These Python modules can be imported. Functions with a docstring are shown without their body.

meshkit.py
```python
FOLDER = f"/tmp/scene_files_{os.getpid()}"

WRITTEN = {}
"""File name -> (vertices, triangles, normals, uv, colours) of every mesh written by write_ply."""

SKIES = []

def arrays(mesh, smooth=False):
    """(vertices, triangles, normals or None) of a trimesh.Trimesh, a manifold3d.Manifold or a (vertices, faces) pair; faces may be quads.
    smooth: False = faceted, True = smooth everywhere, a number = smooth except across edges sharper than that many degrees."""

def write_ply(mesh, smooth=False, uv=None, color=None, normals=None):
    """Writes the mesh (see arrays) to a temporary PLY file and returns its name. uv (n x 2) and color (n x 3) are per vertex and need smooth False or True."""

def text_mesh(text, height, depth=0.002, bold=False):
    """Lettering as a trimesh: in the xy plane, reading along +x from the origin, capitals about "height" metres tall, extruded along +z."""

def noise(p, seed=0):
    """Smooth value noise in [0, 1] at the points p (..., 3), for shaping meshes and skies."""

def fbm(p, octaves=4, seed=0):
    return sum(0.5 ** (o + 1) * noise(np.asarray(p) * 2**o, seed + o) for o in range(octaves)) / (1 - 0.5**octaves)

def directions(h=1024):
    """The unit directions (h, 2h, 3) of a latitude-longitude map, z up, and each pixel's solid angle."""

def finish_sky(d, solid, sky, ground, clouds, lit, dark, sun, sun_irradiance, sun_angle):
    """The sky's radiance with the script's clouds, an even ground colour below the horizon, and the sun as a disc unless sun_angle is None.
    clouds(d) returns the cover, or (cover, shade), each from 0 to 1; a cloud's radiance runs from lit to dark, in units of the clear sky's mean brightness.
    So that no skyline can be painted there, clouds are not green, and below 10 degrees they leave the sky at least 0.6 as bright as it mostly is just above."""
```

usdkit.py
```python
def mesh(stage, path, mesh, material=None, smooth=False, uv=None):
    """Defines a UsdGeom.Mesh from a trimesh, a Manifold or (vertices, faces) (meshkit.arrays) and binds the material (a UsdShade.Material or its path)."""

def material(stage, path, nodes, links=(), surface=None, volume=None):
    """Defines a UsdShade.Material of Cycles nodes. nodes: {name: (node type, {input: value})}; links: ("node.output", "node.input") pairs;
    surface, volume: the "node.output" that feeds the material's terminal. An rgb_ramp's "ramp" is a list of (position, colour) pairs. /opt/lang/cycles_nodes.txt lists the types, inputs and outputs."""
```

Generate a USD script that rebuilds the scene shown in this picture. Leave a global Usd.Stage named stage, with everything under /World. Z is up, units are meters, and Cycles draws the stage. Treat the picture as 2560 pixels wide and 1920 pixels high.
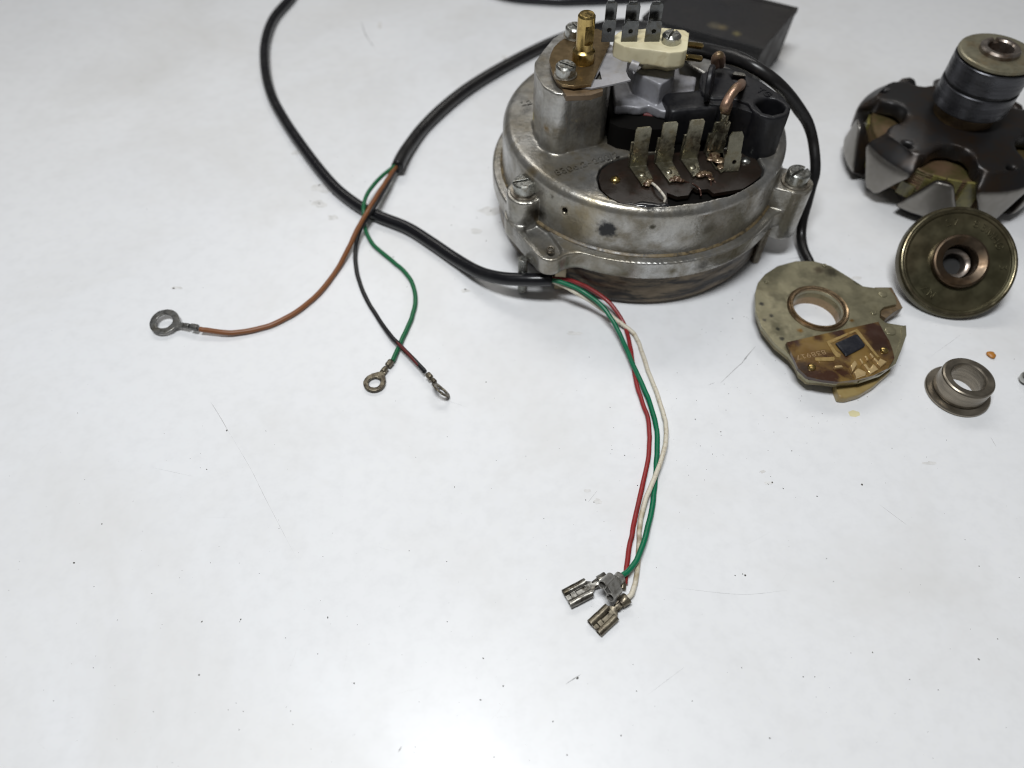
import math, random
import numpy as np, trimesh, manifold3d as m3
from shapely.geometry import Polygon, Point, LineString
from shapely.ops import unary_union
from pxr import Usd, UsdGeom, UsdLux, UsdShade, Gf, Sdf
import usdkit, meshkit

random.seed(7); rng = np.random.default_rng(7)
stage = Usd.Stage.CreateInMemory()
UsdGeom.SetStageUpAxis(stage, UsdGeom.Tokens.z); UsdGeom.SetStageMetersPerUnit(stage, 1.0)
UsdGeom.Xform.Define(stage, '/World'); UsdGeom.Scope.Define(stage, '/World/Looks')

# ---------------------------------------------------------------- camera, lamps, exposure
TH, FPX, CAMZ = math.radians(54), 1800.0, 0.24          # pitch below the horizon, focal length in photo pixels, height
cam = UsdGeom.Camera.Define(stage, '/World/camera')
cam.AddTranslateOp().Set(Gf.Vec3d(0, 0, CAMZ)); cam.AddRotateXOp().Set(90 - math.degrees(TH))
cam.CreateHorizontalApertureAttr(36.0); cam.CreateVerticalApertureAttr(27.0)
cam.CreateFocalLengthAttr(36.0 * FPX / 2560)
cam.CreateClippingRangeAttr(Gf.Vec2f(0.005, 100))
cam.CreateFStopAttr(7.5); cam.CreateFocusDistanceAttr(0.262)
cam.CreateExposureAttr(0.0)

def rect_light(name, pos, target, w, h, power, color=(1, 1, 1)):
    L = UsdLux.RectLight.Define(stage, '/World/' + name)
    L.CreateWidthAttr(w); L.CreateHeightAttr(h); L.CreateIntensityAttr(power); L.CreateColorAttr(Gf.Vec3f(*color)); L.CreateNormalizeAttr(True)
    d = np.array(target, float) - pos; d /= np.linalg.norm(d)
    z = -d; x = np.cross([0, 1, 0.001], z); x /= np.linalg.norm(x); y = np.cross(z, x)
    L.AddTransformOp().Set(Gf.Matrix4d(*x, 0, *y, 0, *z, 0, *pos, 1))
    return L
rect_light('ceiling_lamp', (-0.08, 0.07, 0.80), (-0.08, 0.07, 0), 0.30, 0.13, 1.72, (0.965, 0.985, 1.0))
rect_light('back_lamp', (-0.05, 1.15, 1.10), (0.05, 0.25, 0), 1.2, 0.25, 1.5, (1.0, 0.975, 0.935))
dome = UsdLux.DomeLight.Define(stage, '/World/room_light')
room = usdkit.material(stage, '/World/Looks/room_light', {'b': ('background_shader', {'color': (1.0, 0.99, 0.975), 'strength': 0.095})}, surface='b.background')
UsdShade.MaterialBindingAPI.Apply(dome.GetPrim()).Bind(room)

FW = np.array([0, math.cos(TH), -math.sin(TH)]); UP = np.array([0, math.sin(TH), math.cos(TH)]); RT = np.array([1., 0, 0]); CAM = np.array([0, 0, CAMZ])
def A(u, v, z=0.0):
    """world point at height z that the photograph (2560 wide) shows at (u, v)"""
    r = FW + (u - 1280) / FPX * RT + (960 - v) / FPX * UP
    return CAM + r * ((z - CAMZ) / r[2])
def zoomed(u0, v0, s):
    return lambda x, y, z=0.0: A(u0 + x / s, v0 + y / s, z)
S22 = lambda x, y, z=0.0: A(x * 1.15732, y * 1.15732, z)
Z1 = zoomed(1200, 0, 2.602); Z2 = zoomed(1200, 250, 2.602); Z3 = zoomed(1300, 0, 4.809); Z5 = zoomed(1450, 280, 4.424)
Z6 = zoomed(2050, 50, 3.016); Z7 = zoomed(1850, 480, 2.861); ZC = zoomed(1370, 1400, 7.213); ZB = zoomed(2060, 770, 7.213)
R4 = zoomed(1650, 0, 5.185); R5 = zoomed(1760, 400, 5.53); L2 = zoomed(1240, 425, 7.373)
def mpp(P): return float((np.asarray(P) - CAM) @ FW) / FPX

# ---------------------------------------------------------------- materials
def mat(name, base, rough=0.5, metal=0.0, grime=None, gscale=60, glo=0.5, ghi=0.7, fine=0.0, fscale=900, spots=(), bevel=0.0, bump=0.0, bscale=1500,
        rvar=0.15, tint=None, tscale=25, stretch=None, coat=0.0, spec=0.5, trans=0.0, sss=0.0, gmetal=None, seed=0.0):
    N, L = {}, []
    N['geo'] = ('geometry', {})
    vec = 'geo.position'
    if stretch:
        N['map'] = ('mapping', {'scale': stretch}); L.append((vec, 'map.vector')); vec = 'map.vector'
    if seed:
        N['ofs'] = ('vector_math', {'math_type': 'add', 'vector2': (seed, seed * .7, seed * .3)}); L.append((vec, 'ofs.vector1')); vec = 'ofs.vector'
    N['p'] = ('principled_bsdf', {'base_color': base, 'roughness': rough, 'metallic': metal, 'coat_weight': coat, 'specular_ior_level': spec, 'coat_roughness': 0.12, 'transmission_weight': trans})
    col = None
    def mixcol(key, fac, c):
        nonlocal col
        N[key] = ('mix_color', {'b': c, **({} if col else {'a': base})})
        L.append((fac, key + '.fac'))
        if col: L.append((col, key + '.a'))
        col = key + '.result'
    if tint:
        N['tn'] = ('noise_texture', {'scale': tscale, 'detail': 3}); L.append((vec, 'tn.vector'))
        N['tr'] = ('map_range', {'from_min': 0.35, 'from_max': 0.65, 'clamp': True}); L.append(('tn.fac', 'tr.value'))
        mixcol('tm', 'tr.result', tint)
    if fine:
        N['fn'] = ('noise_texture', {'scale': fscale, 'detail': 4, 'roughness': 0.7}); L.append((vec, 'fn.vector'))
        N['fr'] = ('map_range', {'from_min': 0.45, 'from_max': 0.75, 'to_max': fine, 'clamp': True}); L.append(('fn.fac', 'fr.value'))
        mixcol('fm', 'fr.result', tuple(0.45 * c for c in base))
    if grime:
        N['gn'] = ('noise_texture', {'scale': gscale, 'detail': 6, 'roughness': 0.65, 'distortion': 0.4}); L.append((vec, 'gn.vector'))
        N['gr'] = ('map_range', {'from_min': glo, 'from_max': ghi, 'clamp': True}); L.append(('gn.fac', 'gr.value'))
        mixcol('gm', 'gr.result', grime)
    for i, (pos, r, c, soft) in enumerate(spots):
        N[f's{i}d'] = ('vector_math', {'math_type': 'distance', 'vector2': tuple(map(float, pos))}); L.append(('geo.position', f's{i}d.vector1'))
        N[f's{i}n'] = ('noise_texture', {'scale': 1.6 / r, 'detail': 5, 'roughness': 0.6}); L.append(('geo.position', f's{i}n.vector'))
        N[f's{i}a'] = ('math', {'math_type': 'multiply_add', 'value2': r * 1.2, 'value3': -0.6 * r}); L.append((f's{i}n.fac', f's{i}a.value1'))
        N[f's{i}b'] = ('math', {'math_type': 'add'}); L += [(f's{i}d.value', f's{i}b.value1'), (f's{i}a.value', f's{i}b.value2')]
        N[f's{i}r'] = ('map_range', {'from_min': r * (1 - soft), 'from_max': r, 'to_min': 0.95, 'to_max': 0.0, 'clamp': True}); L.append((f's{i}b.value', f's{i}r.value'))
        mixcol(f's{i}m', f's{i}r.result', c)
    if col: L.append((col, 'p.base_color'))
    if rvar:
        N['rn'] = ('noise_texture', {'scale': gscale * 2.3, 'detail': 4}); L.append((vec, 'rn.vector'))
        N['rr'] = ('map_range', {'from_min': 0.3, 'from_max': 0.7, 'to_min': max(0.03, rough - rvar), 'to_max': rough + rvar, 'clamp': True}); L += [('rn.fac', 'rr.value'), ('rr.result', 'p.roughness')]
    if gmetal is not None and grime:
        N['gk'] = ('map_range', {'from_min': 0, 'from_max': 1, 'to_min': metal, 'to_max': gmetal}); L += [('gr.result', 'gk.value'), ('gk.result', 'p.metallic')]
    nrm = None
    if bevel:
        N['bv'] = ('bevel', {'radius': bevel, 'samples': 4}); nrm = 'bv.bevel'
    if bump:
        N['bn'] = ('noise_texture', {'scale': bscale, 'detail': 3}); L.append((vec, 'bn.vector'))
        N['bp'] = ('bump', {'strength': 1.0, 'distance': bump}); L.append(('bn.fac', 'bp.height'))
        if nrm: L.append((nrm, 'bp.normal'))
        nrm = 'bp.normal'
    if nrm: L.append((nrm, 'p.normal'))
    return usdkit.material(stage, '/World/Looks/' + name, N, L, surface='p.BSDF')

# ---------------------------------------------------------------- scene-graph helpers
_used = {}
def path_for(parent, name):
    p = '/World' if parent is None else str(parent.GetPath())
    n = _used.get((p, name), 0); _used[(p, name)] = n + 1
    return f'{p}/{name}' if n == 0 else f'{p}/{name}_{n:03d}'
def setk(prim, **kw):
    for k, v in kw.items():
        if v: prim.SetCustomDataByKey(k, v)
    return prim
def thing(name, label, category, group=None):
    x = UsdGeom.Xform.Define(stage, path_for(None, name))
    return setk(x.GetPrim(), label=label, category=category, group=group)
def part(name, mesh, material, parent, smooth=35, **kw):
    if isinstance(mesh, list): mesh = trimesh.util.concatenate([tm(q) for q in mesh])
    m = usdkit.mesh(stage, path_for(parent, name), mesh, material, smooth=smooth)
    return setk(m.GetPrim(), **kw)

# ---------------------------------------------------------------- shape helpers
def tm(m):
    if isinstance(m, trimesh.Trimesh): return m
    q = m.to_mesh(); return trimesh.Trimesh(q.vert_properties[:, :3], q.tri_verts, process=False)
def man(t): return m3.Manifold(m3.Mesh(np.asarray(t.vertices, np.float32), np.asarray(t.faces, np.uint32)))
def spline(P, n=8):
    P = np.asarray(P, float); Q = np.vstack([2 * P[0] - P[1], P, 2 * P[-1] - P[-2]]); out = []
    for i in range(1, len(Q) - 2):
        p0, p1, p2, p3 = Q[i - 1:i + 3]
        for t in np.linspace(0, 1, n, endpoint=False):
            out.append(0.5 * (2 * p1 + (p2 - p0) * t + (2 * p0 - 5 * p1 + 4 * p2 - p3) * t * t + (3 * p1 - p0 - 3 * p2 + p3) * t ** 3))
    return np.vstack([out, P[-1:]])
def tube(P, r, n=14, sub=8, hollow=0.0):
    P = spline(P, sub) if sub else np.asarray(P, float)
    T = np.gradient(P, axis=0); T /= np.linalg.norm(T, axis=1)[:, None]
    nv = np.cross(T[0], [0.13, 0.2, 1.0]); nv /= np.linalg.norm(nv); R = np.broadcast_to(np.asarray(r, float), (len(P),)) if np.ndim(r) == 0 else np.interp(np.linspace(0, 1, len(P)), np.linspace(0, 1, len(r)), r)
    a = np.linspace(0, 2 * np.pi, n, endpoint=False); V = []
    for p, t, rr in zip(P, T, R):
        nv = nv - t * (nv @ t); nv /= np.linalg.norm(nv); b = np.cross(t, nv)
        V.append(p + rr * (np.cos(a)[:, None] * nv + np.sin(a)[:, None] * b))
    m = len(P); V = np.vstack(V); F = []
    for i in range(m - 1):
        for j in range(n):
            k = (j + 1) % n; F += [[i * n + j, i * n + k, (i + 1) * n + k], [i * n + j, (i + 1) * n + k, (i + 1) * n + j]]
    V = np.vstack([V, P[:1], P[-1:]]); c0, c1 = len(V) - 2, len(V) - 1
    for j in range(n):
        k = (j + 1) % n; F += [[c0, k, j], [c1, (m - 1) * n + j, (m - 1) * n + k]]
    return trimesh.Trimesh(V, F, process=False)
def prism(poly, z0, z1):
    poly = poly if hasattr(poly, 'exterior') else Polygon([p[:2] for p in poly])
    poly = poly.buffer(0)
    t = trimesh.creation.extrude_polygon(poly, z1 - z0, engine='earcut'); t.apply_translation([0, 0, z0]); return t
def roundpoly(pts, r, n=6):
    p = Polygon([q[:2] for q in pts]).buffer(0); return p.buffer(-r, quad_segs=n).buffer(r, quad_segs=n)
def lathe(profile, o=(0, 0, 0), n=64):
    """profile (r, z) pairs from the lower axis round the outside to the upper axis, closed if it does not touch the axis"""
    pr = list(profile)
    if pr[0][0] > 1e-9: pr.append(pr[0])
    t = trimesh.creation.revolve(np.array(pr, float), sections=n)
    if t.volume < 0: t.invert()
    t.apply_translation(o); return t
def frame(o, x, z=(0, 0, 1)):
    x = np.asarray(x, float); x = x / np.linalg.norm(x); z = np.asarray(z, float); z = z - x * (z @ x); z /= np.linalg.norm(z); y = np.cross(z, x)
    M = np.eye(4); M[:3, 0], M[:3, 1], M[:3, 2], M[:3, 3] = x, y, z, o; return M
def zframe(o, z, x=(1, 0, 0)):
    z = np.asarray(z, float); z = z / np.linalg.norm(z); x = np.asarray(x, float); x = x - z * (x @ z); x /= np.linalg.norm(x); y = np.cross(z, x)
    M = np.eye(4); M[:3, 0], M[:3, 1], M[:3, 2], M[:3, 3] = x, y, z, o; return M
def placed(m, M): m = tm(m).copy(); m.apply_transform(M); return m
def bx(x0, x1, y0, y1, z0, z1):
    return trimesh.creation.box(bounds=[[x0, y0, z0], [x1, y1, z1]])
def hullp(P): return tm(m3.Manifold.hull_points([tuple(map(float, p)) for p in P]))
def soft(m, length, it=8, lamb=0.5):
    t = tm(m.refine_to_length(length)); t.merge_vertices(); t.update_faces(t.nondegenerate_faces()); t.remove_unreferenced_vertices()
    trimesh.smoothing.filter_laplacian(t, lamb=lamb, iterations=it, volume_constraint=False); return t
def sheet(pts, t, rnd=0.0):
    """a thin plate in 3-D: polygon of coplanar points pts, thickness t downwards along its normal"""
    P = np.array(pts, float); o = P.mean(0); x = P[1] - P[0]; nrm = np.cross(P[1] - P[0], P[-1] - P[0]);
    if nrm[2] < 0: nrm = -nrm
    M = frame(o, x, nrm); Q = (np.linalg.inv(M) @ np.c_[P, np.ones(len(P))].T).T[:, :2]
    g = Polygon(Q).buffer(0)
    if rnd: g = g.buffer(-rnd).buffer(rnd)
    return placed(prism(g, -t, 0), M)
def rivet(o, r, h, n=20): return lathe([(0, 0), (r, 0), (r * .97, h * .35), (r * .75, h * .8), (r * .35, h), (0, h)], o, n)
def slotted(r, h, slot_w, slot_d, ang, chamfer=0.0006):
    s = man(lathe([(0, 0), (r, 0), (r, h - chamfer), (r - chamfer, h), (0, h)], n=40))
    c = m3.Manifold.cube((4 * r, slot_w, 2 * slot_d), True).rotate((0, 0, ang)).translate((0, 0, h))
    return tm(s - c)

# ---------------------------------------------------------------- table top
M_table = mat('white_table', (0.80, 0.805, 0.815), rough=0.38, rvar=0.08, grime=(0.66, 0.65, 0.63), gscale=8, glo=0.47, ghi=0.85, tint=(0.775, 0.785, 0.805), tscale=4, fine=0.10, fscale=160, bump=0.00002, bscale=90, coat=0.0)
tt = thing('table_top', 'white laminate table top with small scratches and specks of dirt', 'table top'); setk(tt, kind='structure')
g = trimesh.creation.box(bounds=[[-1.2, -0.7, -0.03], [1.3, 1.6, 0.0]])
part('board', g, M_table, tt, smooth=False)
M_speck = mat('dirt', (0.05, 0.05, 0.05), rough=0.8, tint=(0.16, 0.15, 0.13), tscale=40, rvar=0)
M_scratch = mat('scratch', (0.30, 0.30, 0.30), rough=0.7, rvar=0, tint=(0.58, 0.58, 0.58), tscale=300)
M_smear = mat('smear', (0.62, 0.61, 0.59), rough=0.7, rvar=0, tint=(0.70, 0.69, 0.68), tscale=400)
specks = []
def speck(P, r, flat=0.25):
    s = trimesh.creation.icosphere(1, r); s.vertices *= rng.uniform(0.6, 1.3, 3) * [1, 1, flat]; s.vertices *= 1 + rng.uniform(-.25, .25, (len(s.vertices), 1))
    s.apply_transform(trimesh.transformations.rotation_matrix(rng.uniform(0, 6.28), [0, 0, 1])); s.apply_translation([P[0], P[1], r * flat * .4]); specks.append(s)
for x, y, r in [(160,1216,.35),(436,1343,.4),(430,1458,.3),(520,1338,.3),(708,1334,.32),(966,1343,.22),(1044,1422,.34),(765,1476,.25),(1038,1512,.33),(1087,1482,.28),(982,1052,.25),(1072,995,.18),
                (1265,1080,.35),(1283,1085,.22),(1668,1042,.45),(1660,1046,.3),(1862,1047,.4),(1765,1072,.25),(1800,1256,.22),(1588,1243,.3),(1610,1243,.4),(1604,1240,.25),(1375,1493,.25),(1735,1462,.22),(1760,1462,.2),
                (2155,1380,.25),(2114,1424,.35),(2115,1223,.25),(1965,1468,.2),(220,1132,.25),(560,1239,.15),(328,1282,.2),(965,1213,.18),(1366,1167,.4),(1318,880,.2),(1068,860,.18),(2070,790,.3),(2085,805,.2),(490,930,.5),(1247,1465,.4),
                (690,400,.5),(720,420,.6),(690,440,.4),(1005,625,.4),(1050,520,.35),(1080,480,.3),(1030,470,.25),(1060,455,.3),(375,623,.6),(1090,128,.5),(1020,150,.3),(1685,600,.6),(1715,572,.3),(850,555,.25)]:
    speck(S22(x, y), r * 1e-3 * random.uniform(.75, 1.05))
for _ in range(420):
    u, v = rng.uniform(-20, 2580), 1920 * rng.uniform(0, 1) ** 0.8
    speck(A(u, v), 1e-3 * rng.choice([.06, .09, .13, .2], p=[.4, .35, .2, .05]))
for _ in range(240):      # denser dirt round the parts on the right and behind the alternator
    c = [(1780, 1130), (2080, 690), (2150, 1000), (1960, 680), (900, 520), (1950, 880)][rng.integers(6)]
    u, v = rng.normal(c[0], 130), rng.normal(c[1], 70); speck(A(u, v), 1e-3 * rng.choice([.08, .14, .24], p=[.5, .38, .12]))
part('specks_of_dirt', specks, M_speck, tt, smooth=True, kind='stuff')
def scratch(pts, w, m=M_scratch):
    P = spline([S22(*p) for p in pts], 6); P[:, 2] = 0.00003; T = np.gradient(P, axis=0); T /= np.linalg.norm(T, axis=1)[:, None]; n = np.c_[-T[:, 1], T[:, 0], 0 * T[:, 0]]
    ww = w * np.sin(np.linspace(0.12, np.pi - 0.12, len(P)))[:, None] * rng.uniform(.5, 1.1, (len(P), 1))
    V = np.vstack([P + n * ww, P - n * ww]); k = len(P); F = []
    for i in range(k - 1): F += [[i, k + i, i + 1], [i + 1, k + i, k + i + 1]]
    part('scratch', trimesh.Trimesh(V, F, process=False), m, tt, smooth=False)
for pts, w in [([(455,868),(475,900),(497,938)], 1.4e-4), ([(497,938),(540,1010),(575,1080),(640,1205)], 5e-5), ([(780,45),(790,75),(812,108)], 3.5e-4), ([(1556,828),(1585,800),(1605,782)], 2.4e-4), ([(1600,788),(1615,768),(1632,748)], 3.2e-4), ([(1530,832),(1545,826)], 1.2e-4),
               ([(1222,1478),(1240,1466),(1256,1456)], 1.6e-4), ([(860,1625),(868,1612)], 2e-4), ([(1460,1270),(1600,1284),(1700,1275)], 4e-5), ([(1900,1090),(1960,1135)], 6e-5), ([(1790,730),(1830,745)], 1e-4),
               ([(2140,945),(2152,965)], 1.3e-4), ([(1700,560),(1735,555)], 2.5e-4), ([(965,865),(1010,880)], 4e-5), ([(1270,1085),(1290,1060)], 8e-5), ([(330,1010),(420,1030)], 3e-5), ([(1400,1500),(1480,1440)], 4e-5), ([(2010,770),(2080,720)], 5e-5)]:
    scratch(pts, w)
for _ in range(30):
    u, v = rng.uniform(50, 2150), rng.uniform(650, 1650); a = rng.uniform(0, 3.14); l = rng.uniform(15, 90)
    scratch([(u, v), (u + l * .5 * math.cos(a) + rng.normal(0, 3), v + l * .5 * math.sin(a)), (u + l * math.cos(a), v + l * math.sin(a))], rng.uniform(1e-5, 2.6e-5), M_smear)
M_stain = mat('yellow_stain', (0.72, 0.66, 0.40), rough=0.5, rvar=0)
def blot(pts, z, m, name='stain'):
    part(name, prism(roundpoly([S22(*p) for p in pts], 0.0002), 0.00002, z), m, tt, smooth=False)
M_haze = mat('grey_smudge', (0.60, 0.595, 0.58), rough=0.6, rvar=0, tint=(0.76, 0.755, 0.75), tscale=260)
for x, y, w, h in [(700,405,26,14),(690,440,20,8),(720,470,12,6),(1060,455,30,10),(1030,500,14,7),(640,330,12,7),(1090,125,9,5),(1700,590,28,9),(1960,560,24,7),(1850,600,14,5),(2010,1000,18,4),(1290,1083,12,7),(1005,628,12,4),(820,55,6,10),(380,622,16,3),(1240,720,22,5),(1270,1060,10,4),(1660,1043,10,4)]:
    a = np.linspace(0, 2 * np.pi, 15)[:-1]; k = rng.uniform(.55, 1.15, 14)
    blot([(x + w * k[i] * math.cos(a[i]), y + h * k[i] * math.sin(a[i])) for i in range(14)], 0.00004, M_haze, 'smudge')
blot([(1832,890),(1842,886),(1856,890),(1858,897),(1848,901),(1836,899)], 0.00005, M_stain)
blot([(1640,1018),(1650,1015),(1655,1019),(1646,1023)], 0.00005, M_smear)

# ---------------------------------------------------------------- shared metals
M_steel = mat('zinc_screw', (0.42, 0.425, 0.40), rough=0.28, metal=0.95, grime=(0.20, 0.17, 0.12), gscale=350, glo=0.5, ghi=0.75, bevel=0.0003)
M_washer = mat('spring_washer', (0.34, 0.31, 0.26), rough=0.38, metal=0.9, grime=(0.12, 0.09, 0.06), gscale=300, glo=0.45, ghi=0.7, bevel=0.0002)
M_tin = mat('tinned_terminal', (0.27, 0.26, 0.235), rough=0.34, metal=0.85, grime=(0.05, 0.042, 0.028), gscale=230, glo=0.46, ghi=0.60, fine=0.4, fscale=1500, bevel=0.0002)
M_tin2 = mat('bright_tin', (0.36, 0.35, 0.325), rough=0.40, metal=0.75, grime=(0.10, 0.085, 0.06), gscale=300, glo=0.50, ghi=0.72, bevel=0.0002)
M_dirty = mat('dirty_terminal', (0.19, 0.165, 0.12), rough=0.40, metal=0.8, grime=(0.05, 0.04, 0.03), gscale=320, glo=0.45, ghi=0.65, bevel=0.0002)
M_ring = mat('grey_ring_terminal', (0.16, 0.16, 0.155), rough=0.42, metal=0.8, grime=(0.15, 0.14, 0.12), gscale=300, glo=0.45, ghi=0.7, bevel=0.0002)
M_brass = mat('brass', (0.50, 0.365, 0.14), rough=0.25, metal=1.0, grime=(0.30, 0.20, 0.08), gscale=200, glo=0.48, ghi=0.75, bevel=0.0003)
M_tab = mat('brass_spade', (0.34, 0.322, 0.245), rough=0.28, metal=0.92, grime=(0.20, 0.15, 0.06), gscale=180, glo=0.5, ghi=0.8, bevel=0.0002)
M_solder = mat('solder_and_flux', (0.26, 0.19, 0.115), rough=0.22, metal=0.5, grime=(0.07, 0.03, 0.016), gscale=500, glo=0.42, ghi=0.6, coat=0.6)
M_copper = mat('copper_braid', (0.33, 0.205, 0.15), rough=0.45, metal=0.7, tint=(0.17, 0.12, 0.065), tscale=160, bump=0.00012, bscale=2200)
M_dark = mat('black_plastic', (0.009, 0.009, 0.011), rough=0.42, spec=0.35, grime=(0.018, 0.017, 0.017), gscale=120, glo=0.5, ghi=0.8, bevel=0.0005, bump=0.00003, bscale=1400)
M_inside_shade = mat('inside_shade', (0.005, 0.0045, 0.004), rough=0.7, rvar=0, spec=0.08)  # near-black base puts the darkness of the openings into the colour

# ================================================================ ALTERNATOR
CX, CY = 0.0585, 0.2825
ZD, ZF0, ZF1 = 0.0515, 0.0195, 0.0285          # dome top, flange bottom and top
RD, RF, RC = 0.0626, 0.0676, 0.0648
alt = thing('alternator', 'oily grey cast aluminium alternator body with terminals and brass spindle on top', 'alternator')
fil = 0.0042
dome_pr = [(0, 0.021), (RD + .0006, 0.021)] + [(RD - fil + fil * math.cos(a), ZD - fil + fil * math.sin(a)) for a in np.linspace(0, math.pi / 2, 9)] + [(0, ZD)]
body = man(lathe(dome_pr, (CX, CY, 0), 128))
def P2(*q): return [p[:2] for p in q]
ring = Point(CX, CY).buffer(RF, quad_segs=48)
lug_l = [A(1258, 560, ZF0), A(1300, 628, ZF0)]
def blob(pts, r): return unary_union([LineString([p[:2] for p in pts]).buffer(r, quad_segs=10)])
scrL = L2(530, 400, 0.0405); scrL[2] = 0.0405          # screw seats
scrR = R5(1262, 300, 0.0385); scrR[2] = 0.0385
hole = L2(1005, 1470, ZF1)
lughull = unary_union([Point(*scrL[:2]).buffer(0.0088, quad_segs=12), Point(*hole[:2]).buffer(0.0064, quad_segs=12)]).convex_hull
flange = unary_union([ring, lughull, Point(*scrL[:2]).buffer(0.0075, quad_segs=12), Point(*hole[:2]).buffer(0.0052, quad_segs=12), Point(*scrR[:2]).buffer(0.0072, quad_segs=12)])
pocket = LineString([hole[:2], hole[:2] * .45 + scrL[:2] * .55]).buffer(.0046, quad_segs=10)
flange = flange.buffer(0.010, quad_segs=10).buffer(-0.010, quad_segs=10)
body += man(prism(flange, ZF0, ZF1))
for s, zt in ((scrL, 0.0405), (scrR, 0.0385)):
    d = np.array([CX, CY]) - s[:2]; d /= np.linalg.norm(d)
    web = unary_union([Point(*s[:2]).buffer(0.0078, quad_segs=12), LineString([s[:2], s[:2] + d * 0.012]).buffer(0.0078, cap_style='flat')])
    web = web.intersection(Point(CX, CY).buffer(RF + 0.02))
    body += man(prism(web, ZF0 + .001 if s is scrL else .0120, zt))
body = body - man(prism(pocket.difference(Point(CX, CY).buffer(RD + .0008, quad_segs=40)).difference(Point(*scrL[:2]).buffer(.0078)), ZF1 - .0022, ZF1 + .001))
# tower for the contact spindle
TZ = 0.0795
tw = [A(1331, 308, ZD), A(1336, 338, ZD), A(1353, 370, ZD), A(1380, 386, ZD), A(1404, 387, ZD), A(1420, 381, ZD), A(1511, 359, ZD)]
bk = [Z3(1085, 440, TZ), Z3(930, 340, TZ), Z3(700, 300, TZ), Z3(560, 350, TZ), Z3(420, 440, TZ), Z3(300, 580, TZ)]
tower = Polygon([p[:2] for p in tw] + [p[:2] for p in bk]).buffer(-0.006).buffer(0.006, quad_segs=12)
body += man(prism(tower, 0.046, TZ))
# terminal-board recess in the front of the dome and the brush-gear opening behind it
board_pts = [Z5(x, y, 0.0508) for x, y in [(200,740),(230,640),(310,580),(420,535),(560,500),(800,470),(1100,445),(1450,425),(1800,430),(1950,520),(2020,640),(1990,770),(1900,835),(1600,940),(1250,1010),(950,1045),(700,1050),(450,1010),(330,950),(230,860)]]
bpoly = Polygon([p[:2] for p in board_pts]).buffer(0.003).buffer(-0.003).intersection(Point(CX, CY).buffer(.0590, quad_segs=60)).buffer(-.004, quad_segs=12).buffer(.004, quad_segs=12)
body -= man(prism(bpoly.buffer(0.0006), 0.0475, 0.07))
cav = Polygon([Z1(880, 940, ZD)[:2], Z1(1000, 985, ZD)[:2], Z1(1240, 985, ZD)[:2], Z1(1560, 965, ZD)[:2], (CX + .046, CY - .012), (CX + .048, CY + .016), (CX + .02, CY + .050), (CX - .012, CY + .045)])
body -= man(prism(cav, 0.036, 0.07))
body -= m3.Manifold.cylinder(0.02, 0.0011, 0.0011, 16).translate((float(hole[0]), float(hole[1]), 0.018))
dh = Z2(530, 740, 0.042); dv = np.array([dh[0] - CX, dh[1] - CY, 0]); dv /= np.linalg.norm(dv); dh[:2] = np.array([CX, CY]) + dv[:2] * RD
body -= man(placed(trimesh.creation.cylinder(0.0013, 0.010, sections=16), zframe(dh, dv)))
cover = soft(body, 0.0008, 4)
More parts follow.
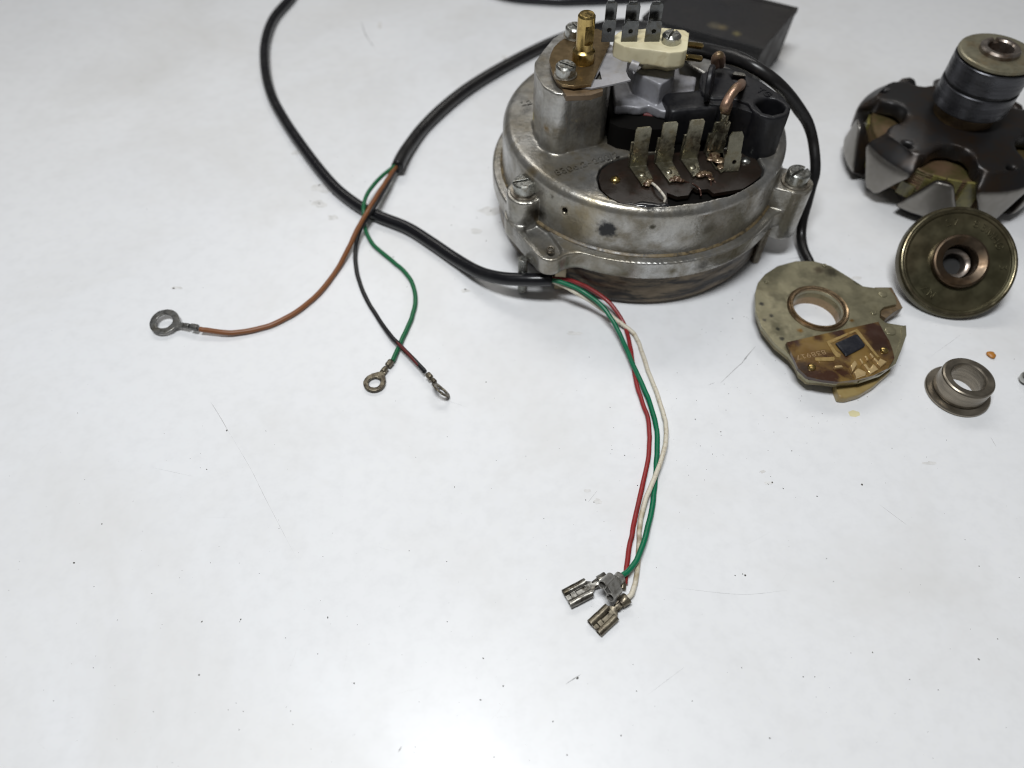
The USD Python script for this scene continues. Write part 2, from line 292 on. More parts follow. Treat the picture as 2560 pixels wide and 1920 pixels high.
spots = [(Z2(820, 850, 0.040), 0.0048, (0.018, 0.019, 0.022), 0.35), (L2(760, 850, 0.034), 0.0056, (0.05, 0.042, 0.03), 0.6), (L2(620, 1050, 0.030), 0.0045, (0.07, 0.06, 0.045), 0.7),
         (Z2(1100, 700, 0.050), 0.0035, (0.02, 0.02, 0.02), 0.4), (Z1(540, 670, 0.07), 0.0016, (0.12, 0.06, 0.015), 0.8), (Z1(440, 830, 0.062), 0.0024, (0.20, 0.12, 0.03), 0.8), (Z1(520, 930, 0.055), 0.0022, (0.08, 0.05, 0.02), 0.8),
         (Z1(490, 920, 0.055), 0.0036, (0.24, 0.16, 0.06), 0.9), (Z1(780, 690, 0.066), 0.0032, (0.16, 0.08, 0.03), 0.9), (Z2(1120, 820, 0.044), 0.0018, (0.05, 0.045, 0.03), 0.5), (Z2(1090, 960, 0.035), 0.0022, (0.06, 0.06, 0.06), 0.7),
         (Z2(720, 690, 0.050), 0.009, (0.36, 0.31, 0.21), 0.95), (Z2(600, 850, 0.038), 0.011, (0.33, 0.28, 0.18), 0.9), (L2(1010, 520, 0.046), 0.0016, (0.06, 0.05, 0.035), 0.5)]
spots += [(Z1(700, 800, .06), .003, (.11, .075, .03), .9), (Z2(330, 470, .050), .004, (.22, .17, .09), .95), (Z2(1500, 850, .040), .004, (.12, .11, .09), .9), (Z2(1700, 900, .034), .0035, (.10, .095, .08), .9), (Z2(1350, 720, .049), .003, (.12, .11, .085), .9), (Z2(640, 760, .045), .005, (.25, .19, .09), .9), (Z2(1450, 1090, .024), .004, (.05, .045, .035), .8), (Z2(1250, 1110, .024), .003, (.10, .085, .05), .9), (Z2(420, 960, ZF1), .004, (.10, .085, .05), .9), (Z2(880, 1000, .032), .004, (.20, .16, .09), .9)]
M_cast = mat('cast_aluminium', (0.47, 0.467, 0.453), rough=0.31, metal=0.85, grime=(0.135, 0.108, 0.062), gscale=70, glo=0.44, ghi=0.72, fine=0.5, fscale=650, tint=(0.33, 0.312, 0.27), tscale=40, spots=spots, bump=0.0001, bscale=800, rvar=0.10, gmetal=0.55)
cov = part('cover', cover, M_cast, alt, smooth=60)
# number cast into the cover
p0, p1 = A(1391, 441, ZD), A(1547, 394, ZD); L = np.linalg.norm(p1 - p0)
t = meshkit.text_mesh('8306.2-220/2', 0.0034, 0.0009, bold=False); t.apply_scale([L / t.extents[0], 1, 1])
part('cast_number', placed(t, frame(p0 + [0, 0, -0.0001], p1 - p0)), M_cast, cov, smooth=False)
t = meshkit.text_mesh('12', 0.0032, 0.0005, bold=True); part('cast_number', placed(t, frame(Z1(265, 690, ZD), Z1(330, 690, ZD) - Z1(265, 700, ZD))), M_cast, cov, smooth=False)
M_stator = mat('stator_steel', (0.12, 0.095, 0.068), rough=0.42, metal=0.7, grime=(0.03, 0.027, 0.025), gscale=55, glo=0.42, ghi=0.58, tint=(0.19, 0.15, 0.10), tscale=30, stretch=(1, 1, 5), fine=0.5, fscale=500, bump=0.00005, bscale=500)
part('stator', lathe([(0.050, 0.0), (RC - .0025, 0.0), (RC - .0008, 0.0012), (RC, 0.0035), (RC, ZF0 + .001), (0.050, ZF0 + .001)], (CX, CY, 0), 128), M_stator, alt, smooth=40)
part('cavity_shade_floor', lathe([(0, 0.030), (0.055, 0.030), (0.055, 0.0365), (0, 0.0365)], (CX, CY, 0), 48), M_inside_shade, alt)  # near-black disc added so the opening's floor reads as deep shade
M_seal = mat('dried_sealant', (0.15, 0.11, 0.055), rough=0.4, grime=(0.035, 0.028, 0.018), gscale=260, glo=0.45, ghi=0.6)
part('seam', lathe([(RD - .001, ZF1 - .0006), (RD + .0014, ZF1 - .0006), (RD + .0014, ZF1 + .0003), (RD + .0004, ZF1 + .0011), (RD - .001, ZF1 + .0011)], (CX, CY, 0), 128), M_seal, cov, smooth=40)
# cover screws, their washers and the studs below
for s, ang, tilt in ((scrL, 8, (-.10, .05)), (scrR, 38, (0.05, 0.0))):
    part('washer', lathe([(0.0030, 0), (0.0061, 0), (0.0063, 0.0003), (0.0061, 0.0009), (0.0030, 0.0009)], s + [0, 0, -.0001], 32), M_washer, alt)
    sc = part('screw', placed(slotted(0.0049, 0.0048, 0.0012, 0.0018, ang), zframe(s + [0, 0, .0009], (tilt[0], tilt[1], 1))), M_steel, alt)
def threaded(o, r, h, pitch=0.0008):
    pr = [(0, 0)]; z = 0.0
    while z < h: pr += [(r * .90, z), (r, z + pitch * .5)]; z += pitch
    pr += [(r * .9, z), (0, z)]
    return lathe(pr, o, 20)
stL = A(1306, 724, 0.001); part('stud', threaded((stL[0], stL[1], 0.0005), 0.0021, ZF0), M_steel, alt)
stR = A(1886, 664, 0.001); part('stud', threaded((stR[0] + .001, stR[1] + .004, 0.0005), 0.0021, ZF0), M_washer, alt)
part('lug_rivet', [lathe([(0.0011, 0), (0.0018, 0), (0.0018, 0.0008), (0.0014, 0.0013), (0.0011, 0.0012)], (hole[0], hole[1], ZF1 - .0003), 20)], M_washer, alt)
M_tag = mat('cream_tag', (0.52, 0.44, 0.29), rough=0.5, grime=(0.30, 0.24, 0.13), gscale=150)
tg = A(1405, 730, 0.0); part('insulating_tag', [bx(tg[0] - .0035, tg[0] + .0012, tg[1] + .001, tg[1] + .0025, 0.001, 0.021)], M_tag, alt)

# ---- terminal board
M_board = mat('pertinax_board', (0.017, 0.012, 0.009), rough=0.34, spec=0.4, grime=(0.032, 0.012, 0.007), gscale=70, glo=0.5, ghi=0.8, bevel=0.0003, bump=0.00002)
notch = Polygon([Z5(x, y, 0.0508)[:2] for x, y in [(960,890),(1080,935),(1200,920),(1235,860),(1260,835),(1300,860),(1420,850),(1480,900),(1800,850),(1950,860),(1800,1000),(1300,1080),(980,1100)]])
part('recess_shade', prism(bpoly.buffer(.0004), 0.0472, 0.0478), M_inside_shade, alt)  # near-black sheet, the recess darkness painted as colour below the board
board = part('terminal_board', prism(bpoly.buffer(-0.0002).difference(notch), 0.0490, 0.0508), M_board, alt)
for x, y, m in ((390, 752, M_brass), (1830, 545, M_steel)):
    part('rivet', rivet(Z5(x, y, 0.0508), 0.0021, 0.0013), m, board)
M_varnish = mat('black_varnish', (0.012, 0.012, 0.014), rough=0.16, rvar=0.08, coat=0.5)
vs = []
for x, y, r in [(700,1030,2.2),(780,1040,2.2),(860,1050,2.0),(930,1040,1.8),(860,1085,1.4),(560,1020,1.2),(640,1035,1.4),(770,1070,1.5)]:
    q = trimesh.creation.icosphere(2, r * 1e-3); q.vertices *= [1.5, .9, .55]; q.apply_translation(Z5(x, y, 0.0503)); vs.append(man(q))
part('varnish_blob', soft(m3.Manifold.batch_boolean(vs, m3.OpType.Add), 0.0006, 6), M_varnish, board, smooth=True)
BZ = 0.0509
def spade(b0, b1, f2, f3, top, th=0.0007, shoulder=True, w2=None):
    """upright spade of width b0-b1 standing on the board with a foot running to f2, f3"""
    b0, b1, f2, f3 = [np.array([*p[:2], BZ + .0002]) for p in (b0, b1, f2, f3)]
    e = b1 - b0; w = np.linalg.norm(e); M = frame(b0, e, (random.uniform(-.05, .05), random.uniform(-.06, .10), 1))                    # x across, z up, y behind
    h = top - BZ
    g = Polygon([(0, 0), (w, 0), (w, h * .36), (w * .95, h * .36 + .0005), (w * .95, h - .0008), (w * .85, h), (w * .13, h), (w * .05, h - .0006), (w * .05, h * .36 + .0005), (0, h * .36)])
    up = prism(g, -th / 2, th / 2); up.apply_transform(np.array([[1, 0, 0, 0], [0, 0, -1, 0], [0, 1, 0, 0], [0, 0, 0, 1.]]))
    back = bx(-.0004, w * .22, .0006, .0014, 0, h * .62)
    foot = sheet([b0, b1, f3, f2], th); foot.apply_translation([0, 0, th])
    return [placed(up, M), placed(back, M), foot]
T = [((545,622),(730,604),(690,830),(800,752),(0.0695)), ((832,582),(1012,562),(990,800),(1110,740),(0.0697)), ((1112,540),(1292,522),(1250,735),(1330,680),(0.0695))]
for b0, b1, f2, f3, top in T:
    s = part('spade_terminal', spade(Z5(*b0, BZ), Z5(*b1, BZ), Z5(*f2, BZ), Z5(*f3, BZ), top), M_tab, board)
    c = (np.array(b0) + b1 + f2 + f3) / 4
    part('rivet', rivet(Z5(c[0] - 5, c[1] - 5, BZ + .0008), 0.0016, 0.0008), M_tab, s)
# fourth terminal, with the slip-on connector of the copper lead
s4 = part('spade_terminal', spade(Z5(1385, 468, BZ), Z5(1580, 440, BZ), Z5(1500, 650, BZ), Z5(1605, 560, BZ), 0.066), M_tab, board)
c4 = Z5(1475, 440, BZ)
e4 = Z5(1580, 440, BZ) - Z5(1385, 468, BZ); e4[2] = 0; e4 /= np.linalg.norm(e4)
def female(L=0.009, W=0.0068, r=0.0013, neck=0.0035, crimp=0.0034, wire_r=0.0011, dent=1.0):
    """slip-on connector: x runs from the mouth to the wire, y across, z up"""
    q = []
    for s in (-1, 1):
        o = man(trimesh.creation.cylinder(r, L, sections=20)); i = man(trimesh.creation.cylinder(r - .00035, L * 1.2, sections=20))
        p = (o - i).rotate((0, 90, 0)).translate((L / 2, s * (W / 2 - r), 0)); q.append(p)
    f = lambda *a: man(bx(*a))
    yy = W / 2 - 1.75 * r
    q += [f(0.0, .0015, -yy - .0004, yy + .0004, .0001, .0005), f(.0019, L, -yy - .0004, yy + .0004, .00035, .00075), f(0.0004, L, -yy - .0003, yy + .0003, -r, -r + .0004)]
    pr = m3.CrossSection([[(L * .9, -W / 2 + .0002), (L + .0018, -.0012), (L + .0018 + neck, -.0011), (L + .0018 + neck, .0011), (L + .0018, .0012), (L * .9, W / 2 - .0002)]]).extrude(.0005).translate((0, 0, -.0006)); q.append(pr)
    x0 = L + .0012
    for s in (-1, 1): q.append(man(hullp([(x0, s * .0011, -.0006), (x0 + neck, s * .0011, -.0006), (x0 + neck, s * .0013, .0009), (x0 + .0012, s * .0013, .0006), (x0, s * .0007, -.0006), (x0 + neck, s * .0007, -.0006), (x0 + neck, s * .0008, .0010), (x0 + .0012, s * .0008, .0007)])))
    c = m3.Manifold.cylinder(crimp, wire_r + .0006, wire_r + .00075, 18).scale((1, 1.1, 1)).rotate((0, 90, 0)).translate((L + .001 + neck, 0, 0.0002)); q.append(c)
    u = m3.Manifold.batch_boolean(q, m3.OpType.Add)
    slit = m3.Manifold.cube((L * .45, .00035, .003)).translate((L * .42, yy * .45, -.0002)) + m3.Manifold.cube((.0003, yy * 1.3, .003)).translate((L * .42, -yy * .8, -.0002))
    u = u - slit
    t = tm(u.refine_to_length(.0006)); v = t.vertices; k = np.clip((v[:, 0] - L * .8) / .003, .25, 1.6)[:, None]
    t.vertices = v + dent * .00038 * k * (np.stack([meshkit.noise(v * 700 + q * 31 + L * 1e4) for q in range(3)], 1) - .5)
    return t
fm = part('slip_on_connector', placed(female(0.0085, 0.0064, neck=.003), frame(c4 + [0, -.0008, 0.0022], (0.06, 0.10, 1), (-e4[1] * -1, -1, 0.15))), M_tab, alt, smooth=35)
k0 = c4 + np.array([0.0008, 0.001, 0.017])
cop = [k0, k0 + [0.0008, 0.0012, 0.0035], Z1(1590, 700, 0.077), Z1(1625, 630, 0.080), Z1(1665, 575, 0.082), Z1(1690, 560, 0.0805), Z1(1700, 545, 0.076), Z1(1700, 560, 0.068)]
part('copper_lead', tube(cop, 0.0019, 14), M_copper, fm, smooth=True, label='copper braid lead')
# fifth terminal, turned the other way
M5 = [Z5(1570, 655, BZ), Z5(1755, 655, BZ)]
b0, b1 = Z5(1575, 660, BZ), Z5(1745, 650, BZ); e = b1 - b0; w = 0.0068; M = frame(b0, e, (0.12, 0.30, 1)); h = 0.0165
g = Polygon([(0, 0), (w, 0), (w, h * .42), (w * .94, h * .46), (w * .94, h - .002), (w * .8, h - .0002), (w * .25, h - .0002), (w * .08, h - .002), (w * .08, h * .46), (0, h * .42)]).difference(Point(w * .62, h * .24).buffer(.0009))
up = prism(g, -.0004, .0004); up.apply_transform(np.array([[1, 0, 0, 0], [0, 0, -1, 0], [0, 1, 0, 0], [0, 0, 0, 1.]]))
part('spade_terminal', [placed(up, M), sheet([Z5(1390, 470, BZ + .0009), Z5(1580, 450, BZ + .0009), Z5(1610, 640, BZ + .0009), Z5(1560, 670, BZ + .0009)], .0007)], M_tab, board)
so = []
for x, y, r in [(770,770,1.2),(740,800,1.0),(1075,740,1.3),(1030,750,1.1),(1120,760,.9),(1370,680,1.3),(1415,690,1.2),(1330,700,1.1),(1450,740,.8),(1490,480,1.5),(1540,540,1.5),(1560,610,1.2),(1450,520,1.2)]:
    q = trimesh.creation.icosphere(2, r * 1e-3); q.vertices *= [1.5, 1.35, .65]; q.vertices *= 1 + .55 * (meshkit.noise(q.vertices * 1500 + x)[:, None] - .5); q.apply_translation(Z5(x, y, BZ + .0008))
    so.append(q)
for q in so: part('solder_joint', q, M_solder, board, smooth=True)
M_thread = mat('tinned_thread', (0.62, 0.58, 0.50), rough=0.5, grime=(0.2, 0.16, 0.1), gscale=600)
part('tie_thread', tube([Z5(800, 790, BZ + .001), Z5(850, 830, BZ + .0022), Z5(905, 895, BZ + .002), Z5(940, 950, BZ + .001), Z5(930, 1000, BZ - .0005)], 0.00055, 10), M_thread, board, smooth=True)
M_enamel = mat('enamelled_wire', (0.07, 0.035, 0.025), rough=0.25, metal=0.5)
for pts in ([(1100,750),(1180,775),(1250,800),(1330,800),(1420,770)], [(1430,730),(1480,760),(1530,830),(1580,900)], [(1420,700),(1450,790),(1430,880)], [(1240,790),(1320,850),(1340,930)]):
    part('winding_wire', tube([Z5(x, y, BZ + .0012 - .0012 * i) for i, (x, y) in enumerate(pts)], 0.0004, 8), M_enamel, board, smooth=True)

# ---- contact plate and spindle on the tower
M_plate = mat('brown_plate', (0.235, 0.165, 0.085), rough=0.24, metal=0.8, grime=(0.16, 0.11, 0.06), gscale=120, glo=0.55, ghi=0.9, bevel=0.0003, rvar=0.05)
PZ = 0.0828
pl = [Z3(x, y, PZ) for x, y in [(352,720),(372,640),(410,565),(480,495),(590,430),(740,365),(930,345),(1010,380),(1085,440),(1082,520),(1030,640),(940,830),(857,1008),(650,1035),(510,1010),(440,960),(390,870)]]
plate = part('contact_plate', prism(Polygon([p[:2] for p in pl]).buffer(.0006).buffer(-.0006), PZ - .0012, PZ), M_plate, alt)
M_ins = mat('brown_insulator', (0.13, 0.085, 0.045), rough=0.5, grime=(0.06, 0.04, 0.02), gscale=200, bevel=0.0003)
part('insulator', prism(Polygon([p[:2] for p in pl]).buffer(-.0008).difference(Point(0, 0).buffer(.001)), TZ - .0005, PZ - .0013), M_ins, alt)
part('insulator', prism(Polygon([Z3(x, y, .0815)[:2] for x, y in [(500,1020),(855,1020),(980,960),(1000,1070),(850,1120),(560,1130)]]), TZ - .001, 0.0806), M_ins, alt)
M_grey = mat('grey_spring_sheet', (0.36, 0.355, 0.37), rough=0.48, metal=0.35, grime=(0.25, 0.22, 0.18), gscale=140, glo=0.5, ghi=0.8, fine=0.25, fscale=1200, bevel=0.0002)
gs = [Z3(x, y, 0.0815) for x, y in [(1090,535),(1210,600),(1335,680),(1290,760),(1275,860),(1300,920),(1332,960),(1120,1010),(860,1062),(700,1040),(800,800),(950,560)]]
spr = part('spring_sheet', prism(Polygon([p[:2] for p in gs]).difference(Polygon([Z3(x, y, .0815)[:2] for x, y in [(960,850),(895,955),(985,955)]])), 0.0808, 0.0815), M_grey, alt)
c0, c1 = Z3(1330, 790, 0.0822), Z3(1470, 790, 0.0800)
rl = man(trimesh.creation.cylinder(0.0024, 0.0032, sections=24)) - man(trimesh.creation.cylinder(0.0019, 0.01, sections=24)) - m3.Manifold.cube((.004, .004, .01)).translate((.0004, -.003, -.005))
part('rolled_tongue', placed(rl, frame(c0 + [0.0015, 0.0005, -.0002], (0.3, 0.2, 1), (1, -.2, .1))), M_grey, spr)
part('rolled_tongue', sheet([Z3(1345, 790, .0822), Z3(1400, 720, .0822), Z3(1430, 735, .081), Z3(1425, 770, .081), Z3(1480, 770, .0795), Z3(1470, 800, .0795), Z3(1380, 880, .0805)], .0005), M_grey, spr)
sb = Z3(758, 735, PZ); SH = 0.0190
spn = lathe([(0, 0), (0.0043, 0), (0.0045, 0.0006), (0.0045, 0.0046), (0.0041, 0.0050), (0.0034, 0.0054), (0.0034, SH - .0008), (0.0028, SH), (0, SH)], n=40)
spn = man(spn) - m3.Manifold.cube((.004, .01, .0075)).translate((.0023, -.005, .008)).rotate((0, 0, -50))
spin = part('spindle', placed(spn, zframe(sb, (0, 0, 1))), M_brass, plate, smooth=30)
for (x, y), ang in (((545, 905), -35), ((655, 440), -60)):
    o = Z3(x, y, PZ); part('screw_washer', lathe([(0.0018, 0), (0.0046, 0), (0.0046, .0006), (0.0018, .0006)], o, 28), M_washer, plate)
    part('screw', placed(slotted(0.0040, 0.0040, 0.0009, 0.0013, ang, .0007), zframe(o + [0, 0, .0006], (0, 0, 1))), M_steel, plate)
M_yel = mat('yellow_paint', (0.45, 0.38, 0.10), rough=0.6, grime=(0.30, 0.27, 0.16), gscale=300)
part('paint_line', tube([Z1(388, 530, .0745), Z1(375, 620, .067), Z1(360, 700, .061), Z1(350, 780, .0555)], [0.0007, .0008, .0007, .0004], 8), M_yel, cov, smooth=True)

# ---- grey bracket, cream terminal block, black rectifier behind
M_paint = mat('grey_casting', (0.33, 0.33, 0.355), rough=0.45, metal=0.3, grime=(0.2, 0.19, 0.18), gscale=160, glo=0.5, ghi=0.8, fine=0.3, fscale=900, bevel=0.0006)
GZ = 0.066
gb = Polygon([Z1(x, y, GZ)[:2] for x, y in [(880,690),(960,690),(1040,700),(1100,685),(1180,720),(1240,725),(1255,640),(1390,610),(1410,500),(1300,480),(1290,400),(900,380),(860,500)]])
br = man(prism(gb, GZ - .004, GZ))
gbl = Polygon([Z3(x, y, 0.0755)[:2] for x, y in [(1385,870),(1690,1015),(1860,910),(1870,790),(1700,560),(1250,560)]])
br += man(prism(gbl, GZ - .001, 0.0755))
gleg = Polygon([Z1(x, y, GZ)[:2] for x, y in [(900,470),(1280,470),(1260,400),(920,380)]]); br += man(prism(gleg, 0.045, GZ))
part('bracket', soft(br, 0.0008, 2), M_paint, alt, smooth=50)
M_cream = mat('cream_plastic', (0.66, 0.60, 0.40), rough=0.42, grime=(0.40, 0.31, 0.14), gscale=110, glo=0.5, ghi=0.85, bevel=0.0006)
W0, W1, W2 = 0.0757, 0.0818, 0.0878
low = Polygon([Z3(x, y, W0)[:2] for x, y in [(1390,790),(1490,838),(1640,832),(1780,864),(1965,808),(2000,560),(1290,560),(1310,700)]])
upb = Polygon([Z3(x, y, W2)[:2] for x, y in [(1120,430),(1190,375),(1420,350),(1690,325),(1990,358),(2045,405),(2020,600),(1960,625),(1800,640),(1560,600),(1420,590),(1250,560),(1130,500)]])
wb = man(prism(upb.buffer(-.0003), W1 - .0005, W2)) + man(prism(low, W0, W1))
blk = part('terminal_block', soft(wb, 0.0006, 1), M_cream, alt, smooth=40)
wsc = Z3(1812, 500, W2); part('screw', placed(slotted(0.0038, 0.0036, 0.0009, 0.0012, 60, .001), zframe(wsc, (0, 0, 1))), M_steel, blk)
M_spade2 = mat('dull_spade', (0.13, 0.133, 0.132), rough=0.27, metal=0.95, grime=(0.09, 0.08, 0.06), gscale=200, bevel=0.0003)
for (x0, x1, yb, top, tx) in ((975, 1130, 500, 20, 30), (1210, 1400, 515, 20, 25), (1490, 1670, 515, 20, 30)):
    b0, b1 = Z3(x0, yb, W2 - .0006), Z3(x1, yb, W2 - .0006); b1[1] = b0[1] + .0001; w = np.linalg.norm(b1 - b0); M = frame(b0, b1 - b0, (0.02, 0.0, 1)); h = 0.0088
    g = Polygon([(0, 0), (w, 0), (w, h * .9), (w * .93, h), (w * .22, h), (0, h * .78)]).difference(Point(w * .52, h * .55).buffer(.0009))
    rot = np.array([[1, 0, 0, 0], [0, 0, -1, 0], [0, 1, 0, 0], [0, 0, 0, 1.]])
    f = prism(g, -.0004, .0004); f.apply_transform(rot)
    h2 = 0.0138; g2 = Polygon([(w * .12, 0), (w * .98, 0), (w * .98, h2 * .9), (w * .9, h2 * .985), (w * .72, h2), (w * .38, h2), (w * .2, h2 * .985), (w * .12, h2 * .9)])
    b = prism(g2, -.0004, .0004); b.apply_transform(rot); b.apply_translation([0.0005, 0.0042, 0])
    cap = trimesh.creation.cylinder(.0006, w * .5, sections=12); cap.apply_transform(trimesh.transformations.rotation_matrix(math.pi / 2, [0, 1, 0])); cap.apply_translation([w * .57, .0042, h2])
    tb = part('spade_terminal', [placed(f, M), placed(b, M), placed(cap, M)], M_spade2, blk)
# black plastic rectifier: slab with a sleeve at its right end, a disc and blocks
RZ = 0.0705
slab = Polygon([Z1(x, y, RZ)[:2] for x, y in [(1440,470),(1560,430),(1690,460),(1850,540),(1990,640),(2012,690),(1980,735),(1900,750),(1800,730),(1740,670),(1650,640),(1500,640),(1440,600)]])
sl = man(prism(slab, RZ - .006, RZ))
sc = Z1(1888, 690, RZ); sl += m3.Manifold.cylinder(RZ - ZD + .004, 0.0080, 0.0082, 40).translate((float(sc[0]), float(sc[1]), ZD - .004))
sl -= m3.Manifold.cylinder(0.02, 0.0056, 0.0058, 32).translate((float(sc[0]), float(sc[1]), RZ - .016))
sl -= m3.Manifold.cylinder(0.02, 0.0035, 0.0035, 32).translate((float(sc[0]), float(sc[1]), RZ - .03))
slt = Polygon([Z1(x, y, RZ)[:2] for x, y in [(1630,480),(1720,490),(1730,560),(1640,520)]]); sl -= man(prism(slt, RZ - .003, RZ + .01))
rec = part('rectifier', soft(sl, 0.0011, 3), M_dark, alt, smooth=45)
wall = Polygon([Z1(x, y, RZ)[:2] for x, y in [(1480,620),(1760,650),(1820,720),(1760,700),(1650,665),(1480,650)]])
part('rectifier_wall', prism(wall.buffer(.0012), 0.047, RZ - .001), M_dark, rec)
dc = Z1(1495, 545, 0.0755); part('rectifier_disc', placed(lathe([(0.0010, -.0011), (0.0068, -.0011), (0.0072, -.0006), (0.0072, .0006), (0.0068, .0011), (0.0010, .0011)], n=40), zframe(dc, (0.92, -0.30, 0.12))), M_dark, rec)
q0 = Z1(1365, 700, 0.066); part('rectifier_block', soft(man(placed(bx(-.0105, .0105, -.006, .008, -.014, .003), frame(q0, (1, .15, 0)))), .0015, 3), M_dark, rec, smooth=40)
part('copper_lug', tube([Z1(1530, 430, .0745), Z1(1530, 385, .079), Z1(1550, 360, .081), Z1(1568, 372, .0795), Z1(1570, 420, .073)], 0.0017, 12), M_copper, rec, smooth=True)
part('tinned_strip', [sheet([Z1(1640, 480, RZ + .0006), Z1(1660, 465, RZ + .0006), Z1(1720, 475, RZ + .0006), Z1(1730, 492, RZ + .0006)], .0005)], M_tin, rec)
for x, y in ((1395, 292), (1390, 375)):
    part('brass_lead', tube([Z1(x - 60, y - 3, .083), Z1(x - 20, y, .082), Z1(x + 45, y + 8, .080)], 0.0013, 10), M_brass, blk, smooth=True)
t = meshkit.text_mesh('TG', 0.0035, 0.0003, bold=True)
part('moulded_letters', placed(t, frame(Z1(1790, 590, RZ), Z1(1850, 620, RZ) - Z1(1790, 590, RZ))), M_dark, rec, smooth=False)
# near-black box standing in for the shade of the cavity under the bracket
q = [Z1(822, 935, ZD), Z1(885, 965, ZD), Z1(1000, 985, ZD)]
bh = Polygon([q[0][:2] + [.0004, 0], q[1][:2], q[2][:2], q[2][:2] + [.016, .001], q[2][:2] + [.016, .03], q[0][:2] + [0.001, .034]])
part('cavity_shade_box', prism(bh, 0.046, GZ - .0042), M_inside_shade, alt)
M_red = mat('red_insulation', (0.10, 0.012, 0.012), rough=0.5)
part('red_lead', tube([Z1(1060, 745, .0615), Z1(1130, 760, .061), Z1(1200, 790, .060), Z1(1240, 800, .058)], 0.0013, 10), M_red, alt, smooth=True)

# ================================================================ CABLES
M_sheath = mat('black_sheath', (0.007, 0.007, 0.009), rough=0.28, spec=0.45, rvar=0.07, grime=(0.014, 0.0135, 0.014), gscale=60, glo=0.5, ghi=0.8)
M_sheath2 = mat('dull_black_sheath', (0.009, 0.0085, 0.009), rough=0.33, spec=0.45, rvar=0.08, grime=(0.022, 0.02, 0.018), gscale=60, glo=0.5, ghi=0.8)
M_rd = mat('red_wire', (0.26, 0.022, 0.022), rough=0.36, rvar=0.08, grime=(0.14, 0.02, 0.018), gscale=120, glo=0.52, ghi=0.75)
M_gn = mat('green_wire', (0.0, 0.14, 0.062), rough=0.36, rvar=0.08, grime=(0.006, 0.085, 0.04), gscale=120, glo=0.52, ghi=0.75)
M_dgn = mat('dark_green_wire', (0.004, 0.115, 0.04), rough=0.4, rvar=0.05)
M_wh = mat('cream_wire', (0.66, 0.61, 0.50), rough=0.42, rvar=0.05, grime=(0.40, 0.32, 0.19), gscale=420, glo=0.52, ghi=0.72, fine=0.35, fscale=1500, spots=[(S22(x, y, .0012), r_, c_, 1.0) for x, y, r_, c_ in [(1386, 1112, .0024, (.42, .34, .2)), (1383, 1140, .0026, (.30, .23, .12)), (1380, 1165, .0026, (.20, .15, .08)), (1378, 1192, .0028, (.24, .18, .10)), (1377, 1218, .0026, (.34, .27, .15)), (1374, 1245, .0026, (.30, .23, .12)), (1436, 915, .0015, (.42, .36, .25))]])
M_br = mat('brown_wire', (0.20, 0.075, 0.025), rough=0.38, rvar=0.06)
M_bk = mat('black_wire', (0.008, 0.008, 0.009), rough=0.36, rvar=0.05)
M_dr = mat('dark_red_stripe', (0.10, 0.012, 0.010), rough=0.45, rvar=0.05)

mod = thing('module_cable', 'black cable ending in red, green and white wires with spade connectors', 'cable')
rB = 0.0029
B = [(1640,-20,.020),(1540,-42,.010),(1400,-6,rB),(1250,1,rB),(1180,0,rB),(1080,-12,rB),(950,-60,rB),(760,-80,rB),(665,-45,rB),(625,0,rB),(590,42,rB),(573,92,rB),(573,150,rB),(587,207,rB),(615,260,rB),(650,312,rB),(692,368,rB),(732,412,rB),(780,448,rB),(820,468,rB),(880,492,rB),(930,523,rB),(985,560,.0035),(1035,588,.0065),(1085,601,.010),(1140,604,.0125),(1193,604,.0135)]
part('sheath', tube([S22(*p) for p in B], rB, 18), M_sheath, mod, smooth=True)
rw = 0.00091
def wire(name, pts, r, m, parent, **kw):
    P = spline([S22(*p) for p in pts], 3); e = np.minimum(np.arange(len(P)), np.arange(len(P))[::-1])[:, None]; J = rng.normal(0, 1, (len(P), 3)) * [6e-5, 6e-5, 2e-5] * np.clip(e / 3, 0, 1)
    return part(name, tube(P + J, r * rng.uniform(.97, 1.03, 40), 12, 4), m, parent, smooth=True, **kw)
zs = np.interp
def drop(pts, z0, z1, n, off=0.0):
    """heights: from z0 at the sheath's end down to z1 over the first n points"""
    return [(x, y, z0 + (z1 - z0) * min(1, i / n) ** 1.3 + off) for i, (x, y) in enumerate(pts)]
red = wire('wire', drop([(1185,602),(1200,602),(1230,605),(1265,619),(1300,640),(1330,670),(1350,705),(1360,742),(1368,790),(1375,830),(1388,870),(1400,905),(1403,945),(1400,990),(1390,1040),(1378,1090),(1368,1140),(1358,1190),(1352,1240),(1350,1262)], .0140, rw + .0004, 6), rw, M_rd, mod, label='red wire')
grn = wire('wire', [(1185,605,.0142),(1197,606,.0140),(1230,616,.0128),(1265,634,.0110),(1300,661,.0088),(1325,695,.0064),(1345,735,.0044),(1362,775,.0034),(1380,815,.0028),(1400,860,.0018),(1414,905,.0011),(1420,945,.0010),(1418,1000,.0010),(1414,1050,.0010),(1408,1100,.0014),(1395,1155,.0026),(1380,1200,.0031),(1362,1229,.0034),(1339,1247,.0040),(1333,1251,.0041)], rw * 1.1, M_gn, mod, label='green wire')
wht = wire('wire', [(1185,609,.0128),(1200,610,.0122),(1240,630,.0100),(1290,661,.0062),(1340,697,.0028),(1370,722,.0012),(1385,755,.0010),(1400,800,.0010),(1417,845,.0010),(1432,890,.0014),(1439,920,.0022),(1437,960,.0030),(1425,1005,.0032),(1408,1045,.0030),(1392,1090,.0018),(1382,1135,.0010),(1380,1180,.0010),(1378,1220,.0010),(1372,1260,.0012),(1364,1283,.0018),(1355,1292,.0020)], rw, M_wh, mod, label='cream white wire, dirty at its end')
